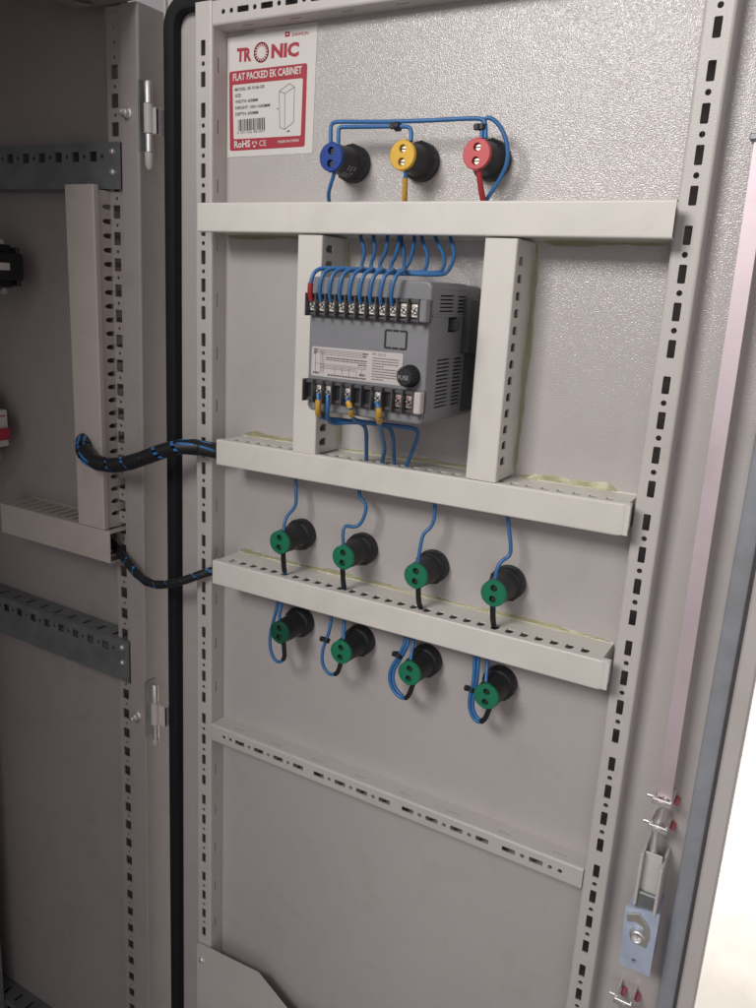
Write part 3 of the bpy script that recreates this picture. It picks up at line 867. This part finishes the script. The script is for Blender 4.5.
# front shell: rounded front edges, drawn as a stack of outlines in X-Z
def rr_out(x0, x1, z0, z1, r, n=6):
    out = []
    for cx_, cz_, t0 in ((x1 - r, z1 - r, 0), (x0 + r, z1 - r, 90), (x0 + r, z0 + r, 180), (x1 - r, z0 + r, 270)):
        for k in range(n + 1):
            t = R(t0 + 90 * k / n); out.append((cx_ + r * math.cos(t), cz_ + r * math.sin(t)))
    return out
rings = []
for y, ins in ((YF, 0.0016), (YF + 0.0004, 0.0007), (YF + 0.0014, 0.0001), (YF + 0.0022, 0.0), (-0.004, -0.0003)):
    rings.append([(a, y, b) for a, b in rr_out(X0 + ins, X1 - ins, Z0 + ins, Z1 - ins, 0.005 - ins * 0.5)])
n = len(rings[0])
for a_, b_ in zip(rings[:-1], rings[1:]):
    # the right flank is built separately with its vents
    q.add(a_ + b_, [(k, (k + 1) % n, n + (k + 1) % n, n + k) for k in range(n) if not (k == n - 1 and b_ is rings[-1])], 0)
q.add(rings[0], [tuple(range(n))])
# right flank with ventilation slots
fu = lambda y: y - (YF + 0.0022)
fl = (-0.004) - (YF + 0.0022)
flank_h = (Z1 - 0.005) - (Z0 + 0.005)
vz0 = Z0 + 0.005
vents = []
for (ya, yb) in ((-0.0535, -0.0300), (-0.0226, -0.0068)):
    for k in range(5):
        vents.append((ya, yb, -0.1980 - k * 0.0027, 0.0))
    for k in range(13):
        vents.append((ya + (0.002 if ya < -0.03 else 0.0), yb, -0.2440 - k * 0.0029, 0.0))
outer_f = [(0, 0), (fl, 0), (fl, flank_h), (0, flank_h)]
hl = []
for ya, yb, zc, tl in vents:
    c0, c1 = fu(ya), fu(yb); vv = zc - vz0
    hl.append([(c0, vv - 0.0006), (c1, vv - 0.0006 + 0.0004), (c1, vv + 0.0006 + 0.0004), (c0, vv + 0.0006)])
hl.append([(fu(-0.0371), -0.2237 - vz0), (fu(-0.0220), -0.2237 - vz0), (fu(-0.0220), -0.2130 - vz0), (fu(-0.0371), -0.2130 - vz0)])
q.poly(outer_f, hl, (X1, YF + 0.0022, vz0), (0, 1, 0), (0, 0, 1), (1, 0, 0), 0.0022, side=False)
# dark inside behind the vents
q.box(X1 - 0.0040, X1 - 0.0026, -0.0600, -0.0060, Z0 + 0.006, Z1 - 0.006, 1)
# step ledge along the flank and front
q.box(X1 + 0.0001, X1 + 0.0012, -0.0660, -0.0060, -0.2126, -0.2112, 0, bev=0.0003)
q.bbox(X0 + 0.002, X1 - 0.0005, -0.0040, 0.0190, Z0 + 0.001, Z1 - 0.0005, 0.0015, 0)
mpart(q, 'meter_housing', [M['meter'], M['recess']])
q = MB()
q.bbox(X1 - 0.001, X1 + 0.0060, -0.0120, 0.0170, -0.2400, -0.1990, 0.0008)
q.bbox(X1 - 0.001, X1 + 0.0022, -0.0020, 0.0172, -0.2860, -0.2402, 0.0006)
q.bbox(X1 - 0.002, X1 + 0.0042, -0.0335, -0.0255, -0.2225, -0.2142, 0.0006)
mpart(q, 'mounting_clip', M['clip'])

def terminal_block(z1, z0, x0, x1, screws, endcap_white):
    q = MB()
    yb, yf = YF + 0.0010, -0.0775
    q.bbox(x0, x1, -0.0705, yb, z0, z1, 0.0008, 0)
    nC = len(screws); pitch = (x1 - 0.0065 - x0) / nC
    for k in range(nC + 1):
        xx = x0 + k * pitch
        q.bbox(xx - 0.0006, xx + 0.0006, yf, -0.0700, z0 - 0.0005, z1 + 0.0002, 0.0003, 0)
    q.bbox(x0, x1 - 0.0062, -0.0738, -0.0700, z1 - 0.0030, z1 - 0.0004, 0.0004, 0)
    q.bbox(x0, x1 - 0.0062, -0.0728, -0.0700, z0 + 0.0002, z0 + 0.0022, 0.0004, 0)
    tb = mpart(q, 'terminal_block', M['meter_dk'])
    zc = (z0 + z1) / 2
    for k, s in enumerate(screws):
        xc = x0 + (k + 0.5) * pitch
        if s == 0:
            e = MB(); e.box(xc - pitch * 0.36, xc + pitch * 0.36, -0.0708, -0.0700, z0 + 0.003, z1 - 0.003)
            mpart(e, 'empty_terminal', M['recess'], tb); continue
        e = MB()
        e.bbox(xc - 0.0034, xc + 0.0034, -0.0728, -0.0702, zc - 0.0048, zc + 0.0046, 0.0004, 0)
        e.lathe((xc, -0.0728, zc), (0, -1, 0), [(0, 0.0030), (0.0010, 0.0030), (0.0015, 0.0022)], 18, 0)
        ang = R(random.uniform(20, 70))
        for aa in (ang, ang + math.pi / 2):
            dx, dz = math.cos(aa) * 0.0022, math.sin(aa) * 0.0022; nx, nz = -math.sin(aa) * 0.00045, math.cos(aa) * 0.00045
            y_ = -0.07438
            e.add([(xc - dx - nx, y_, zc - dz - nz), (xc + dx - nx, y_, zc + dz - nz), (xc + dx + nx, y_, zc + dz + nz), (xc - dx + nx, y_, zc - dz + nz)], [(0, 1, 2, 3)], 1)
        mpart(e, 'terminal_screw', [M['screw'] if s == 1 else M['screw_red'], M['black']], tb)
    e = MB(); e.bbox(x1 - 0.0060, x1 - 0.0002, -0.0768, -0.0700, z0 + 0.0004, z1 - 0.0002, 0.0008)
    mpart(e, 'block_end', M['meter'] if not endcap_white else M['paper2'], tb)
    return pitch
terminal_block(-0.2010, -0.2172, 0.1715, 0.2738, [1] * 11, False)
terminal_block(-0.2655, -0.2820, 0.1713, 0.2738, [0, 1, 1, 0, 1, 0, 0, 1, 0, 2, 2], True)
# wiring diagram label
q = MB()
q.poly(rnd([(0.1728, 0, -0.2408), (0.2531, 0, -0.2400), (0.2526, 0, -0.2634), (0.1726, 0, -0.2632)], 0.0018), [], (0, YF - 0.0004, 0), (1, 0, 0), (0, 0, 1), (0, -1, 0), 0.0003)
ms = mpart(q, 'wiring_label', M['paper2'])
q = MB(); yl = YF - 0.00052
def hl_(x0, x1, z, w_=0.00028): q.add([(x0, yl, z - w_ / 2), (x1, yl, z - w_ / 2), (x1, yl, z + w_ / 2), (x0, yl, z + w_ / 2)], [(0, 1, 2, 3)])
def vl_(x, z0, z1, w_=0.00028): q.add([(x - w_ / 2, yl, z0), (x + w_ / 2, yl, z0), (x + w_ / 2, yl, z1), (x - w_ / 2, yl, z1)], [(0, 1, 2, 3)])
for k, z in enumerate((-0.2425, -0.2437, -0.2449, -0.2461)):
    hl_(0.1748 if k < 3 else 0.181, 0.2215, z)
for z in (-0.2425, -0.2437, -0.2449): hl_(0.1746, 0.1782, z, 0.0007)
for x in (0.1765, 0.1812, 0.1826, 0.1840): vl_(x, -0.2605, -0.2430)
for z in (-0.2534, -0.2545, -0.2556, -0.2567): hl_(0.176 if z == -0.2534 else 0.1815, 0.2225 if z > -0.255 else 0.2130, z)
for x in (0.1945, 0.2010, 0.2075, 0.2140, 0.2185): vl_(x, -0.2605, -0.2550)
rnd_ = random.Random(11)
def words(x0, x1, z, h):
    x = x0
    while x < x1 - 0.001:
        wd = rnd_.uniform(0.0008, 0.0024)
        hl_(x, min(x1, x + wd), z, h); x += wd + 0.0004
words(0.186, 0.2225, -0.2484, 0.0010); words(0.186, 0.2225, -0.2500, 0.0007); words(0.188, 0.2225, -0.2614, 0.0012)
words(0.2150, 0.2225, -0.2516, 0.0010); words(0.2165, 0.2225, -0.2588, 0.0016); words(0.1745, 0.180, -0.2606, 0.0014)
words(0.1745, 0.178, -0.2460, 0.0008); words(0.219, 0.2235, -0.2430, 0.0010); words(0.219, 0.2235, -0.2450, 0.0010)
for k in range(9):
    z = -0.2452 - 0.00195 * k
    words(0.2275, 0.2505 - (0.013 if k in (3, 8) else rnd_.uniform(0, 0.002)), z, 0.0007)
text_mesh(q, 'PF 5212', (0.2275, yl, -0.2432), (0.2385, yl, -0.2432), 0.0017, bold=0.0)
mpart(q, 'label_print', M['ink_grey'], ms)
# square mark frame on the front
q = MB()
xa, xb, za, zb = 0.2372, 0.2548, -0.2368, -0.2242
wf = 0.0007
for a_ in (((xa, za), (xb, za)), ((xa, zb), (xb, zb))):
    for f0, f1 in ((0.0, 0.30), (0.35, 0.64), (0.69, 1.0)):
        q.box(xa + (xb - xa) * f0, xa + (xb - xa) * f1, YF - 0.0004, YF + 0.0003, a_[0][1] - wf, a_[0][1] + wf)
for x in (xa, xb):
    q.box(x - wf, x + wf, YF - 0.00045, YF + 0.0003, za + 0.0002, zb - 0.0002)
mpart(q, 'square_mark', M['recess'])
# fuse knob
q = MB()
kx, kz = 0.2598, -0.2555
q.lathe((kx, YF, kz), (0, -1, 0), [(0, 0.0082), (0.0012, 0.0082), (0.0016, 0.0072), (0.0085, 0.0069), (0.0098, 0.0060)], 32)
for k in range(20):
    a = 2 * math.pi * k / 20
    q.lathe((kx + math.cos(a) * 0.0069, YF - 0.0018, kz + math.sin(a) * 0.0069), (0, -1, 0), [(0, 0.0006), (0.0062, 0.0006)], 6)
kn = mpart(q, 'fuse_holder', M['black'])
q = MB()
text_mesh(q, 'FUSE', (kx - 0.0052, YF - 0.0099, kz - 0.0022), (kx + 0.0035, YF - 0.0099, kz - 0.0022), 0.0030, bold=0.01)
mpart(q, 'fuse_lettering', M['lettering'], kn)

# ================================================================== WIRES
WR = 0.0016
def wire(label, pts, group, sleeve=None, sl=None, tie=None, r=WR, name='wire', extra=None):
    """pts: control points; sleeve (material, t0, t1) as length fractions; tie: list of length fractions."""
    P = resample(smooth(pts, 3), 0.0016)
    o0 = P[0].copy()
    rnd2 = random.Random(len(label) * 7)
    mb = MB(); mb.tube([q_ - o0 for q_ in P], r, 10)
    o = mb.build(name, M['wire'], None, o0)
    tag(o, label, 'wire', group)
    n_ = len(P) - 1
    for s in (sleeve or []):
        m_, a, b = s
        i0, i1 = int(a * n_), max(int(a * n_) + 2, int(b * n_))
        q = MB(); q.tube([q_ - o0 for q_ in P[i0:i1 + 1]], r * 1.38, 12)
        q.build('wire_sleeve', m_, o)
    for t_ in (tie or []):
        i = int(t_ * n_); c = P[i] - o0
        q = MB(); d = (P[min(i + 1, n_)] - P[max(i - 1, 0)]).normalized()
        q.lathe(c - d * 0.0018, d, [(0, r * 2.3), (0.0036, r * 2.3)], 14)
        q.bbox(c.x - 0.0062, c.x - 0.0022, c.y - 0.0026, c.y + 0.0012, c.z - 0.0018, c.z + 0.0024, 0.0005)
        q.build('cable_tie', M['black'], o)
    return o
GW1 = 'blue wires on the top row of lamp backs'
wire('blue wire from the blue lamp back to the red one, upper of two level wires', [(0.1469, -0.0135, -0.0869), (0.1463, -0.0135, -0.0758), (0.1463, -0.0130, -0.0691), (0.1556, -0.0120, -0.0691), (0.1853, -0.0110, -0.0705), (0.2115, -0.0105, -0.0713), (0.2403, -0.0090, -0.0715), (0.2625, -0.0080, -0.0713), (0.2752, -0.0080, -0.0721), (0.2771, -0.0080, -0.0771), (0.2781, -0.0085, -0.0867)], GW1)
wire('blue wire from the blue lamp back to the yellow one, lower of two', [(0.1541, -0.0135, -0.0871), (0.1537, -0.0135, -0.0783), (0.1528, -0.0120, -0.0730), (0.1602, -0.0115, -0.0730), (0.1852, -0.0105, -0.0738), (0.2089, -0.0100, -0.0745), (0.2162, -0.0100, -0.0755), (0.2178, -0.0105, -0.0805), (0.2181, -0.0115, -0.0870)], GW1, tie=[0.76])
wire('blue wire curving round the right of the red lamp back down into the duct', [(0.2749, -0.0085, -0.0859), (0.2744, -0.0080, -0.0777), (0.2748, -0.0070, -0.0722), (0.2790, -0.0060, -0.0706), (0.2873, -0.0040, -0.0769), (0.2936, -0.0030, -0.0897), (0.2941, -0.0020, -0.1024), (0.2877, 0.0000, -0.1136), (0.2806, 0.0020, -0.1223), (0.2763, 0.0040, -0.1284)], GW1, tie=[0.10])
wire('short blue wire from under the blue lamp cap into the top duct', [(0.1519, -0.0135, -0.1041), (0.1499, -0.0125, -0.1092), (0.1430, -0.0080, -0.1191), (0.1393, -0.0030, -0.1239), (0.1373, 0.0030, -0.1302)], GW1)
wire('yellow sleeved wire from the yellow lamp cap into the top duct', [(0.2151, -0.0115, -0.1068), (0.2144, -0.0100, -0.1130), (0.2125, -0.0060, -0.1241), (0.2096, 0.0000, -0.1315)], GW1, sleeve=[(M['sl_yellow'], 0.20, 1.0)])
wire('short wire with long red sleeve from the red lamp cap into the top duct', [(0.2742, -0.0085, -0.1042), (0.2752, -0.0080, -0.1110), (0.2761, -0.0050, -0.1203), (0.2773, 0.0000, -0.1296)], GW1, sleeve=[(M['sl_red'], 0.0, 1.0)])

GW2 = 'blue wires dropping to the upper green row'
paths = [
 [(0.1125, 0.0000, -0.3631), (0.1138, -0.0010, -0.3760), (0.1153, -0.0020, -0.3860), (0.1157, -0.0040, -0.3937), (0.1097, -0.0080, -0.4013), (0.1095, -0.0120, -0.4080), (0.1109, -0.0145, -0.4177)],
 [(0.1813, 0.0000, -0.3649), (0.1821, -0.0010, -0.3728), (0.1898, -0.0010, -0.3778), (0.1897, -0.0020, -0.3867), (0.1864, -0.0040, -0.3965), (0.1811, -0.0060, -0.3998), (0.1735, -0.0100, -0.3981), (0.1737, -0.0125, -0.4049), (0.1756, -0.0135, -0.4181)],
 [(0.2552, 0.0000, -0.3629), (0.2560, -0.0010, -0.3712), (0.2566, -0.0020, -0.3796), (0.2546, -0.0040, -0.3867), (0.2495, -0.0070, -0.3916), (0.2493, -0.0100, -0.4020), (0.2488, -0.0120, -0.4193)],
 [(0.3194, 0.0000, -0.3616), (0.3217, -0.0010, -0.3725), (0.3253, -0.0020, -0.3858), (0.3266, -0.0030, -0.3962), (0.3207, -0.0070, -0.4003), (0.3185, -0.0100, -0.4071), (0.3185, -0.0120, -0.4185)]]
for i, pts in enumerate(paths):
    wire('kinked blue wire below the middle duct, ' + rows[i] + ' of four', pts, GW2)
GW3 = 'black sleeved wires below the upper green row'
paths = [
 [(0.1110, -0.0145, -0.4361), (0.1110, -0.0135, -0.4452), (0.1098, -0.0110, -0.4531), (0.1088, -0.0070, -0.4600), (0.1067, 0.0010, -0.4662)],
 [(0.1758, -0.0135, -0.4368), (0.1757, -0.0120, -0.4467), (0.1755, -0.0100, -0.4550), (0.1759, -0.0070, -0.4608), (0.1750, 0.0010, -0.4662)],
 [(0.2511, -0.0120, -0.4376), (0.2513, -0.0110, -0.4470), (0.2517, -0.0090, -0.4548), (0.2539, -0.0060, -0.4610), (0.2535, 0.0020, -0.4659)],
 [(0.3190, -0.0120, -0.4381), (0.3195, -0.0110, -0.4479), (0.3199, -0.0080, -0.4567), (0.3213, -0.0050, -0.4623), (0.3212, 0.0030, -0.4673)]]
for i, pts in enumerate(paths):
    wire('black sleeved wire entering the lowest duct from above, ' + rows[i] + ' of four', pts, GW3, sleeve=[(M['sl_black'], 0.0, 0.62)], r=0.0017)
GW4 = 'blue wire loops hanging under the lowest duct'
loops = [
 ([(0.0948, 0.0010, -0.4874), (0.0961, -0.0010, -0.4948), (0.0946, -0.0040, -0.5087), (0.0925, -0.0080, -0.5267), (0.0964, -0.0110, -0.5425), (0.1056, -0.0120, -0.5505), (0.1148, -0.0130, -0.5434), (0.1146, -0.0135, -0.5333), (0.1133, -0.0138, -0.5232)], (0.79, 1.0), None),
 ([(0.1572, 0.0010, -0.4883), (0.1582, -0.0010, -0.4964), (0.1577, -0.0040, -0.5096), (0.1542, -0.0080, -0.5238), (0.1562, -0.0110, -0.5369), (0.1644, -0.0120, -0.5448), (0.1739, -0.0125, -0.5419), (0.1774, -0.0135, -0.5338), (0.1789, -0.0138, -0.5252)], (0.80, 1.0), [0.33]),
 ([(0.2363, 0.0010, -0.4894), (0.2367, -0.0010, -0.4972), (0.2317, -0.0040, -0.5120), (0.2265, -0.0070, -0.5230), (0.2272, -0.0090, -0.5348), (0.2357, -0.0110, -0.5437), (0.2451, -0.0115, -0.5453), (0.2498, -0.0120, -0.5392), (0.2528, -0.0125, -0.5275)], (0.80, 1.0), [0.24]),
 ([(0.3022, 0.0010, -0.4882), (0.3037, -0.0010, -0.4981), (0.3058, -0.0050, -0.5145), (0.3044, -0.0080, -0.5248), (0.3057, -0.0090, -0.5362), (0.3111, -0.0100, -0.5440), (0.3172, -0.0105, -0.5449), (0.3221, -0.0110, -0.5384), (0.3246, -0.0113, -0.5272)], (0.80, 1.0), [0.40])]
for i, (pts, sl_, tie_) in enumerate(loops):
    wire('blue wire loop hanging under the lowest duct, ' + rows[i] + ' of four', pts, GW4, sleeve=[(M['sl_black'],) + sl_], tie=tie_)
GW5 = 'short blue wires from the lowest duct to the bottom green caps'
paths = [
 [(0.0996, 0.0010, -0.4873), (0.1014, -0.0020, -0.4952), (0.1027, -0.0070, -0.5015), (0.1079, -0.0125, -0.5086)],
 [(0.1709, 0.0010, -0.4888), (0.1738, -0.0030, -0.4957), (0.1771, -0.0080, -0.5020), (0.1799, -0.0125, -0.5085)],
 [(0.2439, 0.0010, -0.4892), (0.2456, -0.0030, -0.4969), (0.2469, -0.0080, -0.5032), (0.2486, -0.0118, -0.5098)],
 [(0.3140, 0.0010, -0.4886), (0.3155, -0.0020, -0.4971), (0.3174, -0.0070, -0.5046), (0.3194, -0.0105, -0.5117)]]
for i, pts in enumerate(paths):
    wire('short straight blue wire under the lowest duct, ' + rows[i] + ' of four', pts, GW5)
wire('second blue strand beside the loop of the rightmost bottom lamp', [(0.3052, 0.0020, -0.4887), (0.3075, -0.0020, -0.4985), (0.3083, -0.0040, -0.5141), (0.3070, -0.0065, -0.5265), (0.3081, -0.0075, -0.5361), (0.3133, -0.0085, -0.5429), (0.3182, -0.0095, -0.5426)], GW4)
wire('second blue strand beside the loop of the third bottom lamp', [(0.2384, 0.0020, -0.4920), (0.2398, -0.0020, -0.4988), (0.2342, -0.0030, -0.5126), (0.2293, -0.0060, -0.5236), (0.2300, -0.0075, -0.5345), (0.2376, -0.0095, -0.5417), (0.2429, -0.0105, -0.5431)], GW4)

# meter wires, top
GW6 = 'blue wires on the top terminals of the grey meter'
tails = [
 [(0.1684, 0.0020, -0.1459), (0.1716, -0.0020, -0.1556), (0.1829, -0.0120, -0.1670), (0.1937, -0.0350, -0.1780)],
 [(0.1805, 0.0020, -0.1458), (0.1840, -0.0020, -0.1554), (0.1922, -0.0120, -0.1668), (0.2015, -0.0350, -0.1785)],
 [(0.1939, 0.0020, -0.1457), (0.1976, -0.0030, -0.1553), (0.2021, -0.0120, -0.1665), (0.2090, -0.0350, -0.1783)],
 [(0.2061, 0.0000, -0.1458), (0.2090, -0.0040, -0.1567), (0.2131, -0.0150, -0.1688), (0.2194, -0.0360, -0.1787)],
 [(0.2046, 0.0060, -0.1453), (0.2068, 0.0030, -0.1562), (0.2165, -0.0080, -0.1682), (0.2310, -0.0340, -0.1790)],
 [(0.2187, 0.0020, -0.1455), (0.2219, -0.0030, -0.1564), (0.2268, -0.0140, -0.1669), (0.2349, -0.0360, -0.1783)],
 [(0.2233, 0.0040, -0.1453), (0.2269, 0.0000, -0.1561), (0.2399, -0.0120, -0.1686), (0.2506, -0.0360, -0.1799)],
 [(0.2354, 0.0020, -0.1454), (0.2403, -0.0020, -0.1561), (0.2552, -0.0140, -0.1691), (0.2646, -0.0360, -0.1802)],
 [(0.2487, 0.0020, -0.1453), (0.2525, -0.0020, -0.1544), (0.2626, -0.0120, -0.1674), (0.2691, -0.0360, -0.1807)]]

ordinal = ['first', 'second', 'third', 'fourth', 'fifth', 'sixth', 'seventh', 'eighth', 'ninth']
for k in range(9):
    xc = 0.1715 + (k + 0.5) * 0.00871
    pts = [(xc - 0.0006, -0.0752, -0.2060), (xc - 0.0004, -0.0775, -0.2010), (xc + 0.0004, -0.0785, -0.1940), (xc + 0.0022, -0.0765, -0.1850)]
    if k >= 4:
        T = tails[k - 4]
        pts += [(xc + 0.0050, -0.0690, -0.1820)] + [T[3], T[2], T[1], T[0]]
    else:
        T = tails[8 - k]
        yb_ = -0.0600 + 0.0040 * k; zb_ = -0.1832 + 0.0012 * (k % 2)
        pts += [(xc + 0.0065, -0.0690, -0.1818), (xc + 0.018, yb_ - 0.004, zb_), ((xc + T[3][0]) / 2, yb_, zb_), (T[3][0] - 0.016, yb_ + 0.006, zb_ - 0.0004), (T[3][0] - 0.002, -0.044, zb_)] + [T[3], T[2], T[1], T[0]]
    wire('blue wire on the ' + ordinal[k] + ' top terminal of the grey meter, counted from the left', pts, GW6,
         sleeve=[(M['sl_red'], 0.0, 0.075)] if k == 0 else None, r=0.0015)
# meter wires, bottom
GW7 = 'wires on the bottom terminals of the grey meter'
def bx(k): return 0.1713 + (k + 0.5) * 0.00871
wire('yellow sleeved wire on the second bottom terminal of the grey meter', [(bx(1), -0.0750, -0.2760), (0.1860, -0.0765, -0.2812), (0.1851, -0.0755, -0.2884), (0.1820, -0.0700, -0.2944), (0.1813, -0.0580, -0.2974), (0.1930, -0.0480, -0.2984), (0.2042, -0.0400, -0.2997), (0.2029, -0.0300, -0.3070), (0.1965, -0.0180, -0.3228), (0.1891, -0.0040, -0.3393), (0.1861, 0.0020, -0.3483)], GW7, sleeve=[(M['sl_yellow'], 0.04, 0.155)], r=0.0017)
wire('plain blue wire on the third bottom terminal of the grey meter', [(bx(2), -0.0750, -0.2760), (0.1947, -0.0765, -0.2810), (0.1939, -0.0755, -0.2889), (0.1894, -0.0680, -0.2969), (0.1891, -0.0580, -0.3008), (0.1990, -0.0500, -0.2988), (0.2158, -0.0440, -0.2985), (0.2260, -0.0360, -0.2998), (0.2266, -0.0280, -0.3075), (0.2208, -0.0140, -0.3233), (0.2160, -0.0030, -0.3389), (0.2133, 0.0030, -0.3477)], GW7)
wire('blue wire with yellow ferrule sleeve on the fifth bottom terminal of the meter', [(bx(4), -0.0750, -0.2770), (0.2145, -0.0770, -0.2803), (0.2152, -0.0755, -0.2872), (0.2108, -0.0640, -0.2946), (0.2192, -0.0500, -0.2971), (0.2389, -0.0400, -0.2984), (0.2499, -0.0320, -0.2996), (0.2485, -0.0260, -0.3064), (0.2377, -0.0140, -0.3226), (0.2274, -0.0040, -0.3392), (0.2229, 0.0030, -0.3488)], GW7, sleeve=[(M['sl_yellow'], 0.03, 0.062), (M['sl_yellow'], 0.075, 0.12)], r=0.0017)
wire('blue wire with yellow ferrule sleeve on the eighth bottom terminal of the meter', [(bx(7), -0.0750, -0.2770), (0.2399, -0.0770, -0.2796), (0.2398, -0.0755, -0.2865), (0.2340, -0.0640, -0.2945), (0.2266, -0.0460, -0.3069), (0.2168, -0.0220, -0.3228), (0.2059, -0.0060, -0.3352), (0.2001, 0.0020, -0.3461)], GW7, sleeve=[(M['sl_yellow'], 0.05, 0.10), (M['sl_yellow'], 0.12, 0.19)], r=0.0018)

# ================================================================== CABLE LOOMS
def loom(label, pts, r, pitch, cover, group, seed, strands):
    P = resample(smooth(pts, 3), 0.0008)
    o0 = P[0].copy()
    t = thing('cable_loom', label, 'cable loom', o0, group)
    # frames along the path
    T = [(P[min(i + 1, len(P) - 1)] - P[max(i - 1, 0)]).normalized() for i in range(len(P))]
    nrm = T[0].orthogonal().normalized(); fr = []
    for q_, t_ in zip(P, T):
        nrm = (nrm - t_ * nrm.dot(t_)).normalized(); fr.append((q_ - o0, nrm.copy(), t_.cross(nrm)))
    for s in range(strands):
        a0 = 2 * math.pi * s / strands
        mb = MB(); path_ = []
        for i in range(0, len(fr), 3):
            c, u_, w_ = fr[i]; a = a0 + i * 0.0008 * 14
            path_.append(c + (u_ * math.cos(a) + w_ * math.sin(a)) * (r - 0.0020))
        mb.tube(path_, 0.0017, 8)
        mb.build('loom_wire', M['wire_bright'], t)
    rnd_ = random.Random(seed)
    mb = MB(); n_ = 20; th = 0.0
    # spiral wrap ribbon: rows of quads whose start angle drifts, leaving a slanted gap
    nA = 26
    ang = 0.0; s_ = 0.0
    seg = 0.0; i0 = 0
    L = (len(fr) - 1) * 0.0008
    turns = L / pitch
    steps = int(turns * nA)
    vs_ = []; fs_ = []; es_ = []
    for k in range(steps):
        tt = k / nA
        cov = cover + 0.12 * math.sin(tt * 2.1 + seed) + 0.06 * math.sin(tt * 5.3)
        for e in (0.0, min(cov, 0.97)):
            d = (tt + e) * pitch
            ii = min(int(d / 0.0008), len(fr) - 1)
            c, u_, w_ = fr[ii]; a = tt * 2 * math.pi
            for rr in (r, r - 0.0009):
                vs_.append(c + (u_ * math.cos(a) + w_ * math.sin(a)) * rr)
        if k:
            b = (k - 1) * 4
            fs_.append((b, b + 2, b + 6, b + 4))
            es_ += [(b + x, b + y, b + 4 + y, b + 4 + x) for x, y in ((2, 3), (3, 1), (1, 0))]
    mb.add(vs_, fs_, 0, True); mb.add(vs_, es_, 0, False)
    mb.build('spiral_wrap', M['sl_black'], t)
    return t
GH = 'black wrapped cable looms between cabinet and door'
loom('thick upper cable loom in black spiral wrap, bridging the cabinet to the middle duct',
     [(-0.1666, 0.0040, -0.3765), (-0.1545, -0.0100, -0.3664), (-0.1425, -0.0240, -0.3630), (-0.1327, -0.0340, -0.3698), (-0.1196, -0.0380, -0.3788), (-0.0921, -0.0360, -0.3817), (-0.0665, -0.0320, -0.3753), (-0.0443, -0.0280, -0.3651), (-0.0256, -0.0240, -0.3568), (-0.0072, -0.0200, -0.3510), (0.0088, -0.0140, -0.3507), (0.0185, -0.0060, -0.3536), (0.0246, 0.0000, -0.3552)], 0.0076, 0.0210, 0.90, GH, 2, 6)
loom('thin lower cable loom sagging in black wrap from the cabinet duct to the lowest duct',
     [(-0.1447, 0.0040, -0.4772), (-0.1334, 0.0020, -0.4808), (-0.1043, -0.0100, -0.4854), (-0.0827, -0.0160, -0.4955), (-0.0628, -0.0200, -0.5025), (-0.0443, -0.0200, -0.5029), (-0.0221, -0.0180, -0.4959), (-0.0085, -0.0140, -0.4899), (0.0088, -0.0080, -0.4808), (0.0193, -0.0020, -0.4763), (0.0262, 0.0020, -0.4741)], 0.0044, 0.0170, 0.92, GH, 5, 4)

# ================================================================== DEVICES ON THE MOUNTING PLATE
ct = thing('contactor', 'black switching device on the plate deep inside the cabinet, at its upper edge', 'contactor', (-0.3683, -0.03, -0.192))
q = MB()
q.bbox(0.0001, 0.060, -0.040, 0.026, -0.0235, 0.0240, 0.002)
q.bbox(0.060, 0.1080, -0.034, 0.022, -0.0220, 0.0225, 0.002)
q.bbox(0.1080, 0.1180, -0.030, 0.0285, -0.0140, 0.0140, 0.002)
q.bbox(0.0900, 0.1150, 0.0220, 0.0260, -0.0200, -0.0050, 0.001)
q.bbox(0.0900, 0.1150, 0.0220, 0.0260, 0.0040, 0.0200, 0.001)
q.build('contactor_body', M['black'], ct)
q = MB(); q.bbox(0.1181, 0.1190, -0.018, 0.010, -0.0040, 0.0035, 0.0003)
q.build('marker_tag', M['whiteplastic'], ct)
for y in (-0.024, -0.006, 0.012):
    for z in (-0.0262, 0.0245):
        q = MB(); q.lathe((0.098, y, z), (1, 0, 0), [(0, 0.0035), (0.006, 0.0035)], 12)
        q.build('terminal_screw', M['steel'], ct)
br = thing('circuit_breaker', 'white circuit breaker with a red lever on the plate, edge of it just in view', 'breaker', (-0.3683, -0.0185, -0.374))
q = MB()
q.bbox(0.0001, 0.048, -0.030, 0.0235, -0.040, 0.040, 0.0015)
q.bbox(0.048, 0.066, -0.030, 0.0230, -0.0215, 0.0215, 0.0015)
q.build('breaker_body', M['whiteplastic'], br)
q = MB(); q.bbox(0.0655, 0.0740, -0.022, 0.0200, -0.0120, 0.0010, 0.001)
q.build('switch_lever', M['redplastic'], br)
q = MB(); q.bbox(0.0661, 0.0664, -0.026, 0.0190, 0.0140, 0.0155, 0.0001)
q.build('red_stripe', M['redplastic'], br)
bpy.context.view_layer.update()
